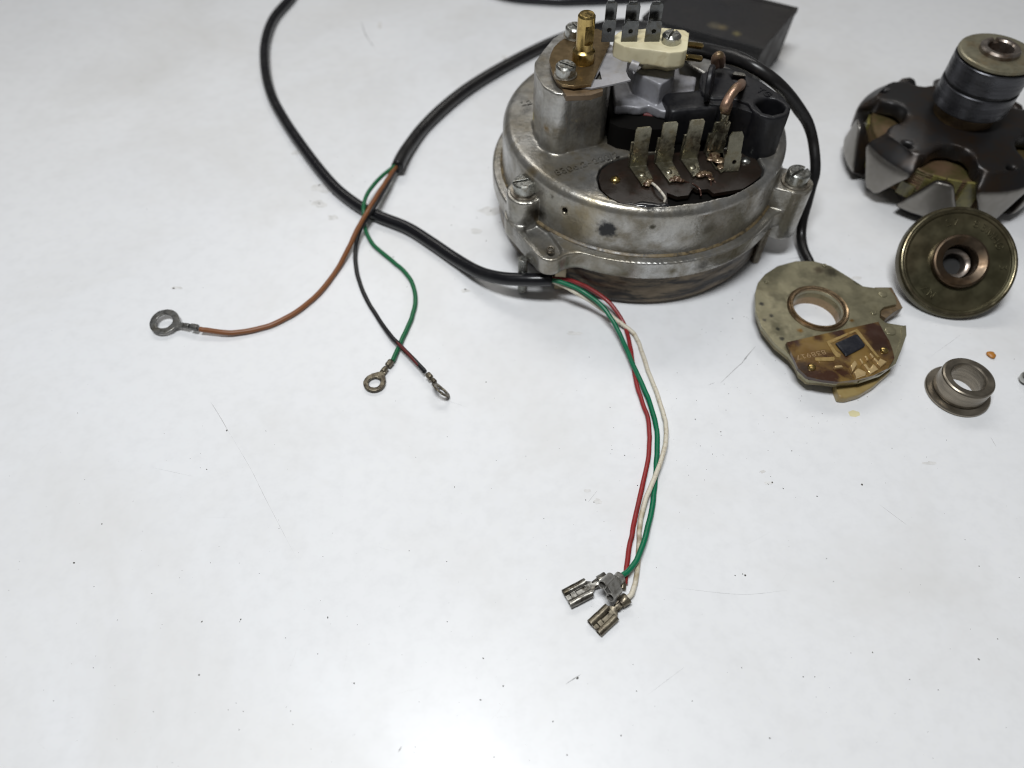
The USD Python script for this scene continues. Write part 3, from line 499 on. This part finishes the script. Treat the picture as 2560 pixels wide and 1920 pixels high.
# three slip-on connectors
m1, n1 = ZC(335, 705, .0016), ZC(1090, 300, .0028)
part('spade_connector', placed(female(0.0086, 0.0070, 0.0014, 0.0030, 0.0030), frame(m1, n1 - m1, (0.16, 0.10, 1))), M_tin, red, label='tinned spade connector lying flat, at the left')
part('crimp_sleeve', tube([ZC(1340, 330, .0016), ZC(1345, 420, .0014), ZC(1340, 540, .0012)], [.0012, .0013, .0012], 12, 4), M_dirty, red, smooth=True)
m2 = ZC(1050, 565, .0082); n2 = ZC(1292, 325, .0040); ax = (n2 - m2) / np.linalg.norm(n2 - m2); wd = np.array([.12, -1, -.1]); wd = wd - ax * (wd @ ax)
part('spade_connector', placed(female(float(np.linalg.norm(n2 - m2)) - .0036, 0.0080, 0.0016, 0.0008, 0.0022, 0.0012, 0.3), frame(m2, ax, np.cross(ax, wd))), M_tin2, grn, label='tinned spade connector standing on its edge, in the middle')
m3_, n3 = ZC(835, 1235, .0016), ZC(1470, 640, .0026)
part('spade_connector', placed(female(0.0082, 0.0068, 0.0014, 0.0030, 0.0030), frame(m3_, n3 - m3_, (0.10, -0.15, 1))), M_dirty, wht, label='dirty spade connector lying nearest the camera')

sen = thing('sensor_cable', 'black cable ending in brown, green and black wires with ring terminals', 'cable')
rS = 0.0033
Sp = [(858,362,.0055),(868,340,.005),(882,318,.004),(910,281,.003),(950,240,rS),(1000,199,rS),(1050,166,rS),(1110,132,rS),(1165,104,rS)]
q = [S22(*p) for p in Sp] + [A(1400, 98, .005), A(1470, 76, .012), A(1560, 62, .025), A(1640, 78, .040), A(1690, 105, .052), A(1731, 122, .061), A(1766, 128, .066), A(1804, 137, .069), A(1843, 147, .071), A(1881, 165, .072), A(1920, 190, .070), A(1951, 216, .066), A(1978, 246, .060), A(1999, 275, .054), A(2018, 305, .048), A(2031, 345, .041), A(2038, 400, .034), A(2037, 436, .029), A(2029, 465, .024), A(2018, 508, .017), A(2007, 550, .010), A(2003, 590, .005), A(2009, 625, rS), A(2025, 660, rS), A(2040, 700, rS)]
rr = [rS] * 10 + [.0027] * 3 + [.0023] * 6
part('sheath', tube(q, rr, 18), M_sheath2, sen, smooth=True)
br_ = wire('wire', [(862,352,.0055),(845,374,.0060),(828,402,.0066),(810,430,.0074),(791,462,.0074),(771,497,.0060),(750,542,.0030),(725,587,.0013),(690,632,.0012),(650,667,.0012),(600,696,.0012),(550,712,.0013),(500,719,.0018),(445,713,.0028),(432,711,.0030)], .00115, M_br, sen, label='brown wire')
gr_ = wire('wire', [(858,350,.0060),(848,362,.0064),(828,378,.0068),(810,396,.0074),(793,420,.0075),(786,445,.0072),(786,470,.0048),(790,498,.0024),(808,530,.0012),(845,562,.0011),(874,587,.0011),(892,615,.0011),(897,650,.0011),(888,690,.0011),(870,730,.0012),(853,768,.0016),(848,780,.0018)], .0010, M_dgn, sen, label='green wire')
bk_ = wire('wire', [(860,356,.0045),(846,382,.0050),(830,412,.0058),(812,442,.0066),(793,470,.0062),(777,500,.0045),(767,542,.0016),(772,592,.0010),(790,642,.0010),(820,692,.0011),(850,732,.0026),(885,768,.0030),(912,796,.0032),(918,803,.0033)], .0010, M_bk, sen, label='black wire with a dark red stripe near its end')
part('stripe', tube([S22(852,734,.0029), S22(868,750,.0033), S22(885,768,.0034), S22(905,790,.0033)], .00075, 10), M_dr, bk_, smooth=True)
def ring_terminal(ro, ri, d, neck_w, L, barrel, th=0.0007, dish=0.0003):
    """ring centred on the origin, its barrel along +x"""
    k = Point(0, 0).buffer(ro, quad_segs=16).union(Polygon([(ro * .6, -neck_w * 1.5), (ro + .001, -neck_w / 2), (d, -neck_w / 2), (d, neck_w / 2), (ro + .001, neck_w / 2), (ro * .6, neck_w * 1.5)])).difference(Point(0, 0).buffer(ri, quad_segs=16))
    k = k.buffer(-.0003).buffer(.0003)
    p = man(prism(k, -th / 2, th / 2))
    b = m3.Manifold.cylinder(L * .45, neck_w * .5, barrel * .85, 16).rotate((0, 90, 0)).translate((d - .0008, 0, .0003)) + m3.Manifold.cylinder(L * .55, barrel, barrel * 1.02, 16).rotate((0, 90, 0)).translate((d + L * .42, 0, .0004))
    wing = man(hullp([(d + L * .45, .0004, .0006), (d + L * .62, .0010, .0019), (d + L * .8, .0004, .0012), (d + L * .45, -.0002, .0006), (d + L * .8, -.0002, .0010), (d + L * .62, .0002, .0019)]))
    return soft(p + b + wing, .0006, 2)
o = A(411, 804, .0030); e = S22(445, 713, .0026)
k = mpp(o)
part('ring_terminal', placed(ring_terminal(36.5 * k, 20.5 * k, 58 * k, .0024, .0062, .00155), frame(o, e - o, (0.10, -0.16, 1))), M_ring, br_, smooth=45)
ZR = zoomed(860, 860, 7.373)
o = ZR(560, 715, .0014); e = ZR(940, 245, .0016); k = mpp(o)
part('ring_terminal', placed(ring_terminal(27.5 * k, 15 * k, 42 * k, .0026, .0058, .0014, .0011), frame(o, e - o, (0.0, -.05, 1))), M_dirty, gr_, smooth=45)
o = ZR(1790, 850, .0030); e = ZR(1500, 540, .0030); k = mpp(o)
part('ring_terminal', placed(ring_terminal(27 * k, 15.5 * k, 32 * k, .0024, .0050, .0013), frame(o, e - o, (0.86, 0.30, 0.62))), M_dirty, bk_, smooth=45)

# ================================================================ CONTROL MODULE BOX
M_box = mat('box_plastic', (0.015, 0.015, 0.017), rough=0.55, spec=0.4, grime=(0.035, 0.032, 0.029), gscale=35, glo=0.5, ghi=0.8, fine=0.3, fscale=400, tint=(0.022, 0.019, 0.017), tscale=14, bevel=0.0008, spots=[(A(1805, 68, .030), .0042, (0.13, 0.10, 0.05), 1.0), (A(1785, 64, .030), .0048, (0.10, 0.085, 0.055), 1.0), (A(1842, 84, .030), .0032, (0.15, 0.125, 0.05), 1.0)], bump=0.00003, bscale=500)
HB = 0.030
c = [A(1906, 123, HB), A(1993, 22, HB)]
e1 = A(1733, 77, HB) - c[0]; e1 /= np.linalg.norm(e1); e2 = c[1] - c[0]
P = [c[0], c[1], c[1] + e1 * .070, c[0] + e1 * .070]; P = np.array([p[:2] for p in P]); ctr = P.mean(0)
box = thing('control_module', 'matt black plastic control box with a yellowish glue stain, behind the alternator', 'electronic box')
hl = hullp([(*p, HB) for p in P] + [(*(ctr + (p - ctr) * .95), .0) for p in P])
part('case', hl, M_box, box, smooth=20)
rimp = Polygon(P); part('lid_rim', prism(rimp.buffer(.0005).difference(rimp.buffer(-.0016)), HB - .0022, HB + .0006), M_box, box, smooth=20)

# ================================================================ ROTOR
rot = thing('rotor', 'dark claw pole rotor standing upright with two black slip rings, right of the alternator', 'rotor')
RX, RY, RR = 0.2195, 0.3120, 0.0470
def rspot(x, y, z): return Z6(x, y, z)
N, L = {}, []
def rotor_mat():
    N = {'geo': ('geometry', {}), 'sep': ('vector_math', {'math_type': 'multiply', 'vector2': (1, 1, 0)}), 'd': ('vector_math', {'math_type': 'distance', 'vector2': (RX, RY, 0)}),
         'r': ('map_range', {'from_min': RR - .0011, 'from_max': RR - .0005, 'clamp': True}), 'n': ('noise_texture', {'scale': 70, 'detail': 6, 'roughness': .65}), 'nr': ('map_range', {'from_min': .42, 'from_max': .62, 'clamp': True}),
         'c1': ('mix_color', {'a': (0.021, 0.020, 0.0205), 'b': (0.029, 0.0185, 0.012)}), 'n2': ('noise_texture', {'scale': 300, 'detail': 4}), 'c2': ('mix_color', {'a': (0.29, 0.278, 0.26), 'b': (0.21, 0.195, 0.172)}),
         'mx': ('mix_color', {}), 'p': ('principled_bsdf', {'roughness': 0.36, 'metallic': 0.6}), 'bv': ('bevel', {'radius': 0.0007, 'samples': 4}), 'mm': ('map_range', {'to_min': .45, 'to_max': .85})}
    L = [('geo.position', 'sep.vector1'), ('sep.vector', 'd.vector1'), ('d.value', 'r.value'), ('geo.position', 'n.vector'), ('n.fac', 'nr.value'), ('nr.result', 'c1.fac'), ('geo.position', 'n2.vector'), ('n2.fac', 'c2.fac'),
         ('c1.result', 'mx.a'), ('c2.result', 'mx.b'), ('r.result', 'mx.fac'), ('mx.result', 'p.base_color'), ('bv.bevel', 'p.normal'), ('r.result', 'mm.value'), ('mm.result', 'p.metallic')]
    return usdkit.material(stage, '/World/Looks/claw_steel', N, L, surface='p.BSDF')
M_claw = rotor_mat()
def claw(ang, up, z_root, z_tip, wr, wt):
    s = 1 if up else -1; P = []
    def arc(r, w, z, n=5): return [(r * math.cos(ang + a), r * math.sin(ang + a), z) for a in np.linspace(-w, w, n)]
    zr = z_root; zb = z_root + s * .0055
    P += arc(RR, wr, zb) + arc(RR, wt, z_tip) + arc(RR - .0035, wt * .9, z_tip) + arc(RR - .0085, wr * .9, zb) + arc(RR - .0075, wr * .8, zr) + arc(RR - .014, wr * .8, zr) + arc(RR - .014, wr * .8, zb)
    return man(hullp(P))
aA = math.radians(-151)
def spider(a0, up, z_root, z_tip, zin):
    q, plan = [], [Point(0, 0).buffer(0.0250, quad_segs=20)]
    for i in range(5):
        a = a0 + i * math.pi * .4; q.append(claw(a, up, z_root, z_tip, 0.325, 0.085))
        plan.append(Polygon([(r * math.cos(a + b), r * math.sin(a + b)) for r, b in ((.012, -.9), (RR - .009, -.33), (RR - .006, -.2), (RR - .006, .2), (RR - .009, .33), (.012, .9))]))
    plan = unary_union(plan).buffer(.0095, quad_segs=10).buffer(-.0095, quad_segs=10)
    q.append(man(prism(plan, min(zin, z_root), max(zin, z_root))))
    u = m3.Manifold.batch_boolean(q, m3.OpType.Add).translate((RX, RY, 0)); return u
top = spider(aA, False, 0.0300, 0.0070, 0.0220)
for i in range(5):
    a = aA + i * math.pi * .4 + .06
    top -= m3.Manifold.cylinder(.02, .0016, .0016, 16).translate((RX + .0385 * math.cos(a), RY + .0385 * math.sin(a), .024))
topm = soft(top, .0011, 8)
rr_ = np.hypot(topm.vertices[:, 0] - RX, topm.vertices[:, 1] - RY)
topm.vertices[:, 2] += .0038 - np.clip(rr_ - .016, 0, None) ** 2 * 5.2
part('claw_plate', topm, M_claw, rot, smooth=50)
part('claw_plate', soft(spider(aA + math.pi * .2, True, 0.0005, 0.0255, 0.0075), .0012, 5), M_claw, rot, smooth=40)
M_coil = mat('coil_winding', (0.17, 0.105, 0.060), rough=0.4, metal=0.4, grime=(0.085, 0.075, 0.026), gscale=60, glo=0.40, ghi=0.6, stretch=(1, 1, 6), bump=0.0002, bscale=300)
coil = part('coil', lathe([(0.02, .0078)] + [(.0385 + .0004 * (i % 2), .0078 + .0157 * i / 24) for i in range(25)] + [(0.02, .0235)], (RX, RY, 0), 72), M_coil, rot)
M_tape = mat('yellow_tape', (0.21, 0.185, 0.06), rough=0.3, grime=(0.05, 0.043, 0.018), gscale=120, glo=0.45, ghi=0.7, coat=0.3)
for a, w, z0, z1 in [(aA + .30, .09, .0080, .0150), (aA + .57, .07, .0175, .0236), (aA + .74, .08, .0150, .0237), (aA + .98, .10, .0080, .0237), (aA - .32, .1, .0080, .0211), (aA - .9, .12, .0080, .0211), (aA + 1.5, .09, .0080, .0211), (aA + .48, .05, .0140, .0205)]:
    arc = [(RX + r * math.cos(a + s), RY + r * math.sin(a + s)) for r, ss in ((.0386, np.linspace(-w, w, 8)), (.0400, np.linspace(w, -w, 8))) for s in ss]
    part('tape_wrap', prism(Polygon(arc), z0, z1), M_tape, coil)
M_neck = mat('rotor_neck', (0.10, 0.065, 0.028), rough=0.4, metal=0.3, grime=(0.06, 0.035, 0.02), gscale=130, glo=0.45, ghi=0.7)
O = (RX, RY, 0)
part('neck', lathe([(0, .024), (.0140, .024), (.0138, .0380), (.0130, .0392), (.0130, .044), (0, .044)], O, 64), M_neck, rot)
M_slip = mat('slip_ring', (0.075, 0.076, 0.084), rough=0.33, metal=0.75, grime=(0.045, 0.045, 0.05), gscale=60, glo=0.4, ghi=0.7, stretch=(.6, .6, 6), bevel=0.0004)
sr = 0.0170
for z0, z1 in ((.0400, .0508), (.0521, .0628)):
    part('slip_ring', lathe([(.010, z0), (sr - .0004, z0), (sr, z0 + .0004), (sr, z1 - .0004), (sr - .0004, z1), (.010, z1)], O, 72), M_slip, rot)
part('spacer', lathe([(.010, .0506), (sr - .0008, .0506), (sr - .0008, .0523), (.010, .0523)], O, 64), M_dark, rot)
M_end = mat('olive_washer', (0.25, 0.23, 0.16), rough=0.36, metal=0.6, grime=(0.20, 0.14, 0.07), gscale=110, glo=0.48, ghi=0.75)
end = part('end_plate', lathe([(.0060, .0634), (sr - .0006, .0634), (sr - .0001, .0640), (sr - .0004, .0650), (sr - .0014, .0656), (.0060, .0656)], O, 72), M_end, rot)
M_bore = mat('shaft_steel', (0.24, 0.21, 0.185), rough=0.35, metal=0.8, grime=(0.12, 0.07, 0.04), gscale=180, glo=0.45, ghi=0.7)
sh = man(lathe([(.0056, .054), (.0086, .054), (.0086, .0672), (.0079, .0680), (.0062, .0680), (.0056, .0674)], O, 48)) - m3.Manifold.cube((.0022, .004, .004)).translate((RX - .0011, RY + .0048, .0664))
part('shaft_collar', tm(sh), M_bore, rot, smooth=30)
M_rust = mat('rusty_bore', (0.10, 0.042, 0.018), rough=0.5, metal=0.4)
part('shaft_bore', lathe([(0, .0575), (.00555, .0575), (.00555, .0585), (0, .0585)], O, 32), M_rust, rot)

# ================================================================ HUB DISC leaning on the rotor
hub = thing('hub_disc', 'olive brown steel disc with stamped letters and raised bore, leaning against the rotor', 'hub disc')
Pc = A(2398, 654, 0.0235)
tc = CAM - Pc; tc /= np.linalg.norm(tc)
nh = tc + 0.46 * (RT * .92 + UP * .36); nh /= np.linalg.norm(nh)
Rh = 147 * mpp(Pc)
# lowest rim point on the table
low = np.array([0, 0, -1.]) - nh * (-nh[2]); low /= np.linalg.norm(low)
M_hub = mat('olive_disc', (0.080, 0.073, 0.040), rough=0.34, metal=0.75, grime=(0.055, 0.05, 0.03), gscale=60, glo=0.5, ghi=0.85, tint=(0.095, 0.078, 0.044), tscale=40, bevel=0.0003)
M_rim = mat('disc_rim', (0.17, 0.15, 0.095), rough=0.26, metal=0.9, grime=(0.13, 0.10, 0.06), gscale=90, glo=0.45, ghi=0.7)
thk = 0.0060
hz = -float(Rh * low[2]) ; Pc = Pc.copy(); Pc_shift = (hz + thk * nh[2] * .5 + .0004 - Pc[2])
Pc = A(2398, 654, hz + thk * nh[2] * .55)
MH = zframe(Pc, nh, RT)
disc = part('disc', placed(lathe([(.0078, -thk), (Rh - .0012, -thk), (Rh - .0004, -thk + .0006), (Rh, -thk + .0022), (Rh - .0004, -.0012), (Rh - .0012, -.0003), (Rh - .0024, 0.0000), (Rh - .0032, -.0002), (Rh - .0036, -.0008), (.0078, -.0008)], n=96), MH), M_hub, hub, smooth=28)
part('bead', placed(lathe([(Rh - .0022, -.0004), (Rh - .0010, -.0004), (Rh - .0010, .0001), (Rh - .0016, .00035), (Rh - .0022, .0001)], n=96), MH), M_rim, disc, smooth=50)
M_boss = mat('bronze_boss', (0.085, 0.062, 0.042), rough=0.36, metal=0.8, grime=(0.09, 0.055, 0.03), gscale=120, glo=0.45, ghi=0.7, bevel=0.0003)
rb = Rh * .47
boss = part('boss', placed(lathe([(.0073, -.009), (rb, -.009), (rb, .0016), (rb - .0004, .0022), (rb - .0012, .0024), (rb * .62, .0012), (.0079, .0009), (.0073, .0002)], n=72), MH), M_boss, hub, smooth=28)
part('bore_lip', placed(lathe([(.0046, -.0095), (.0073, -.0095), (.0073, -.0052), (.0066, -.0042), (.0052, -.0044), (.0046, -.0050)], n=48), MH), M_bore, boss, smooth=40)
M_hole = mat('bore_dark', (0.012, 0.012, 0.012), rough=0.6, rvar=0)
part('bore', placed(lathe([(0, -.0105), (.0050, -.0105), (.0050, -.0092), (0, -.0092)], n=24), MH), M_hole, boss)
for txt, a0, rad, hgt in (('83MHG', 66, .73, .0032), ('17', 104, .71, .0030), ('N7', 232, .72, .0034), ('3', -8, .74, .0030)):
    for i, ch in enumerate(txt):
        a = math.radians(a0 - i * 11); t = meshkit.text_mesh(ch, hgt, .00035, bold=False); t.apply_translation([-t.extents[0] / 2, -hgt / 2, -.00085]); t.apply_transform(trimesh.transformations.rotation_matrix(a - math.pi / 2, [0, 0, 1]))
        t.apply_translation([Rh * rad * math.cos(a), Rh * rad * math.sin(a), 0]); part('stamped_letter', placed(t, MH), M_hub, disc, smooth=False)

# ================================================================ SENSOR PLATE
sp = thing('sensor_plate', 'olive steel sensor plate with round bearing and amber circuit board, in front of the alternator', 'sensor plate')
PZ2 = 0.0085
out = [(110,720),(128,650),(180,588),(270,530),(400,494),(530,495),(650,530),(780,610),(880,675),(960,686),(1060,684),(1108,745),(1122,800),(1060,815),(1025,825),(1002,850),(1000,900),(1040,935),(1100,945),(1182,958),(1185,1030),(1150,1130),(1108,1228),(1000,1305),(850,1355),(700,1366),(600,1352),(490,1345),(425,1290),(395,1225),(350,1165),(250,1085),(155,965),(112,850)]
op = Polygon([Z7(x, y, PZ2)[:2] for x, y in out]).buffer(.0007).buffer(-.0012).buffer(.0005)
bc = Z7(556, 832, PZ2); kb = mpp(bc) / 2.861; ro, ri = 216 * kb, 176 * kb
M_olive = mat('olive_plate', (0.30, 0.275, 0.18), rough=0.27, metal=0.65, grime=(0.15, 0.13, 0.07), gscale=60, glo=0.55, ghi=0.9, fine=0.15, fscale=600, bevel=0.0003, bump=0.0005, bscale=45,
              spots=[(Z7(155, 800, PZ2), .0014, (.03, .03, .03), .6), (Z7(225, 885, PZ2), .0012, (.03, .03, .03), .6), (Z7(175, 915, PZ2), .0011, (.05, .045, .04), .6), (Z7(650, 570, PZ2), .0045, (.09, .08, .055), .7), (Z7(560, 560, PZ2), .0032, (.12, .10, .065), .7), (Z7(270, 980, PZ2), .0012, (.05, .05, .04), .6), (Z7(300, 1050, PZ2), .0014, (.05, .05, .04), .6), (Z7(850, 640, PZ2), .0030, (.10, .09, .06), .7), (Z7(430, 990, PZ2), .0018, (.25, .13, .02), .8), (Z7(800, 920, PZ2), .0013, (.22, .11, .02), .8)])
hp = Point(*bc[:2]).buffer(ri * .99, quad_segs=24)
plt_ = part('plate', prism(op.difference(hp), PZ2 - .0016, PZ2), M_olive, sp)
inner = op.buffer(-.0009).difference(hp)
M_under = mat('under_plate', (0.22, 0.185, 0.10), rough=0.4, metal=0.5, grime=(0.10, 0.075, 0.03), gscale=150, bevel=0.0003)
part('under_plate', prism(inner, PZ2 - .0042, PZ2 - .0017), M_under, sp)
M_bear = mat('bronze_ring', (0.30, 0.215, 0.13), rough=0.28, metal=0.9, grime=(0.17, 0.11, 0.06), gscale=110, glo=0.48, ghi=0.75)
bo = (bc[0], bc[1], 0)
bearing = part('bearing', lathe([(ri, 0), (ri + .0016, 0), (ri + .0016, PZ2), (ro, PZ2), (ro, PZ2 + .0004), (ro - .0004, PZ2 + .0008), (ro - .0010, PZ2 + .0006), (ro - .0012, PZ2 + .0006), (ro - .0014, PZ2 + .0012), (ri + .0003, PZ2 + .0012), (ri, PZ2 + .0008)], bo, 72), M_bear, sp, smooth=28)
for x, y, r in ((1020, 730, .0019), (955, 865, .0012), (1075, 995, .0023), (190, 645, .0010), (605, 527, .0010)):
    part('rivet', lathe([(0, 0), (r, 0), (r, .0003), (r * .8, .0005), (0, .0004)], Z7(x, y, PZ2), 24), M_olive, plt_)
# circuit board
M_amber = mat('amber_board', (0.12, 0.062, 0.018), rough=0.24, grime=(0.045, 0.018, 0.009), gscale=55, glo=0.45, ghi=0.60, tint=(0.20, 0.125, 0.035), tscale=40, coat=0.4, bevel=0.0002,
              spots=[(ZB(950, 450, .0105), .0085, (.035, .013, .008), .5), (ZB(1000, 700, .0105), .0062, (.03, .013, .008), .6), (Z7(700, 1000, .0105), .0045, (.035, .013, .008), .6), (Z7(560, 1040, .0105), .0030, (.05, .02, .008), .7), (Z7(460, 1260, .0105), .0040, (.03, .016, .009), .6), (Z7(760, 1180, .0105), .0028, (.06, .025, .01), .8)])
CZ = 0.0104
pcb = [(332,1075),(640,1005),(990,928),(1020,985),(1068,1065),(1092,1130),(1105,1190),(1060,1260),(960,1310),(850,1340),(700,1358),(590,1345),(480,1320),(415,1260),(395,1210)]
pb = part('circuit_board', prism(Polygon([Z7(x, y, CZ)[:2] for x, y in pcb]).buffer(.0004).buffer(-.0004), PZ2 + .0003, CZ), M_amber, sp)
M_trace = mat('tinned_trace', (0.40, 0.28, 0.11), rough=0.30, metal=0.4, grime=(0.30, 0.17, 0.05), gscale=250)
tr = lambda pts: prism(Polygon([ZB(x, y, CZ)[:2] for x, y in pts]), CZ - .0001, CZ + .00025)
part('trace', [tr([(40,610),(590,385),(630,420),(960,850),(1000,890),(960,900),(560,430),(120,640)]), tr([(40,610),(110,640),(210,780),(300,850),(280,900),(220,890),(150,800)])], M_trace, pb)
part('trace', [tr([(-170,900),(160,890),(180,880),(190,930),(170,960),(-150,960)])], M_trace, pb)
M_chip = mat('chip_resin', (0.014, 0.015, 0.020), rough=0.30, bump=0.0001, bscale=700)
ch = Polygon([ZB(x, y, CZ)[:2] for x, y in [(190,650),(560,490),(600,500),(735,690),(700,730),(470,850),(390,890),(330,820)]])
part('chip', soft(man(prism(ch, CZ - .0002, CZ + .0009)), .0004, 4), M_chip, pb, smooth=True)
for x, y, r in ((1080, 770, .0017), (-230, 1005 - 0, .0017)):
    part('rivet', rivet(ZB(x, y, CZ) if x > 0 else Z7(512, 1255, CZ), r, .0012), M_brass, pb)
M_pad = mat('solder_pad', (0.72, 0.53, 0.27), rough=0.22, metal=0.55, grime=(0.55, 0.38, 0.17), gscale=200, rvar=0.05)
for pts in ([(520,1190),(600,1120),(740,1190),(730,1230),(570,1285)], [(690,1050),(730,1040),(800,1130),(870,1040),(960,1130),(820,1210),(790,1190)], [(930,1040),(1000,940),(1110,1000),(1000,1090)], [(620,960),(640,940),(690,1020),(670,1040)], [(800,860),(830,850),(880,915),(850,930)], [(710,910),(740,890),(780,960),(760,975)], [(870,950),(900,930),(970,1010),(940,1030)], [(170,1080),(310,1070),(320,1095),(190,1110)], [(460,1080),(540,980),(580,1040),(500,1170)]):
    part('solder_pad', soft(man(prism(Polygon([ZB(x, y, CZ)[:2] for x, y in pts]).buffer(.0001), CZ - .0010, CZ + .0014)), .0003, 9), M_pad, pb, smooth=True)
t = meshkit.text_mesh('838917', .0021, .00012); p0, p1 = A(2060, 869, CZ), A(1988, 884, CZ); t.apply_scale([np.linalg.norm(p1 - p0) / t.extents[0], 1, 1])
M_print = mat('embossed_print', (0.30, 0.20, 0.10), rough=0.4, rvar=0)
part('board_number', placed(t, frame(p0 - [0, .0012, 0], p1 - p0)), M_print, pb, smooth=False)
t = meshkit.text_mesh('L', .0021, .00012); part('board_number', placed(t, frame(A(2045, 897, CZ), p1 - p0)), M_print, pb, smooth=False)
# amber sensor housing below the plate
N_, L_ = {}, []
M_block = mat('amber_resin', (0.33, 0.245, 0.10), rough=0.30, rvar=0.05, grime=(0.26, 0.16, 0.05), gscale=80, glo=0.5, ghi=0.8, bevel=0.0005)
ab = Polygon([Z7(x, y, .004)[:2] for x, y in [(682,1390),(712,1468),(770,1470),(860,1445),(960,1385),(1010,1340),(1080,1280),(1100,1180),(900,1200),(680,1300)]])
part('sensor_block', soft(man(prism(ab, .0, PZ2 - .0044)), .0008, 3), M_block, sp, smooth=45)
part('connector_block', prism(Polygon([Z7(x, y, .006)[:2] for x, y in [(960,690),(1080,690),(1125,770),(1158,835),(1090,870),(1040,910),(1005,890),(990,800)]]), 0.003, PZ2 - .0018), mat('brown_block', (0.14, 0.095, 0.05), rough=0.5, grime=(0.06, 0.04, 0.02), gscale=150, bevel=.0003), sp)
part('edge_lip', prism(Polygon([Z7(x, y, PZ2)[:2] for x, y in [(1150,962),(1184,960),(1187,1030),(1152,1130),(1110,1232),(1002,1310),(850,1362),(850,1345),(990,1295),(1085,1215),(1125,1120),(1155,1030)]]), PZ2 - .001, PZ2 + .0005), M_olive, plt_)

# ================================================================ BUSHING, CRUMB, SMALL BALL
bu = thing('bushing', 'plain grey steel flanged bushing standing in front of the disc', 'bushing')
M_bush = mat('turned_steel', (0.29, 0.255, 0.205), rough=0.33, metal=0.9, grime=(0.17, 0.15, 0.12), gscale=90, glo=0.48, ghi=0.75, stretch=(.5, .5, 6), fine=.3, fscale=700)
b = A(2391, 980, 0); kb = mpp(b)
rf, rt, rh = 77 * kb, 61.5 * kb, 40 * kb; hb = .0104
part('sleeve', lathe([(rh, .0), (rt - .0004, .0), (rt - .0004, .0018), (rt, .0026), (rt, hb - .0008), (rt - .0003, hb - .0003), (rt - .0009, hb), (rh + .0005, hb), (rh, hb - .0005)], (b[0], b[1], 0), 72), M_bush, bu, smooth=25)
part('flange', lathe([(rt - .0006, 0), (rf - .0006, 0), (rf, .0005), (rf, .0012), (rf - .0004, .0017), (rt - .0006, .0018)], (b[0], b[1], 0), 72), M_bush, bu, smooth=25)
cr = trimesh.creation.icosphere(2, .0018); cr.vertices[:, 2] *= .5; cr.vertices *= 1 + .3 * (meshkit.noise(cr.vertices * 900)[:, None] - .5)
cr.vertices[:, 0] += np.where(cr.vertices[:, 1] < 0, .0003, 0); cr.apply_translation(A(2478, 887, .0006))
o = part('crumb', cr, mat('orange_resin', (0.42, 0.17, 0.025), rough=0.35), None, smooth=True); setk(o, label='small orange brown resin crumb lying above the bushing', category='crumb')
sn = thing('steel_ball', 'small shiny steel ball at the right edge of the table', 'ball')
bl = trimesh.creation.icosphere(3, .0028); bl.apply_translation(A(2569, 944, .0028)); part('ball', bl, M_steel, sn, smooth=True)
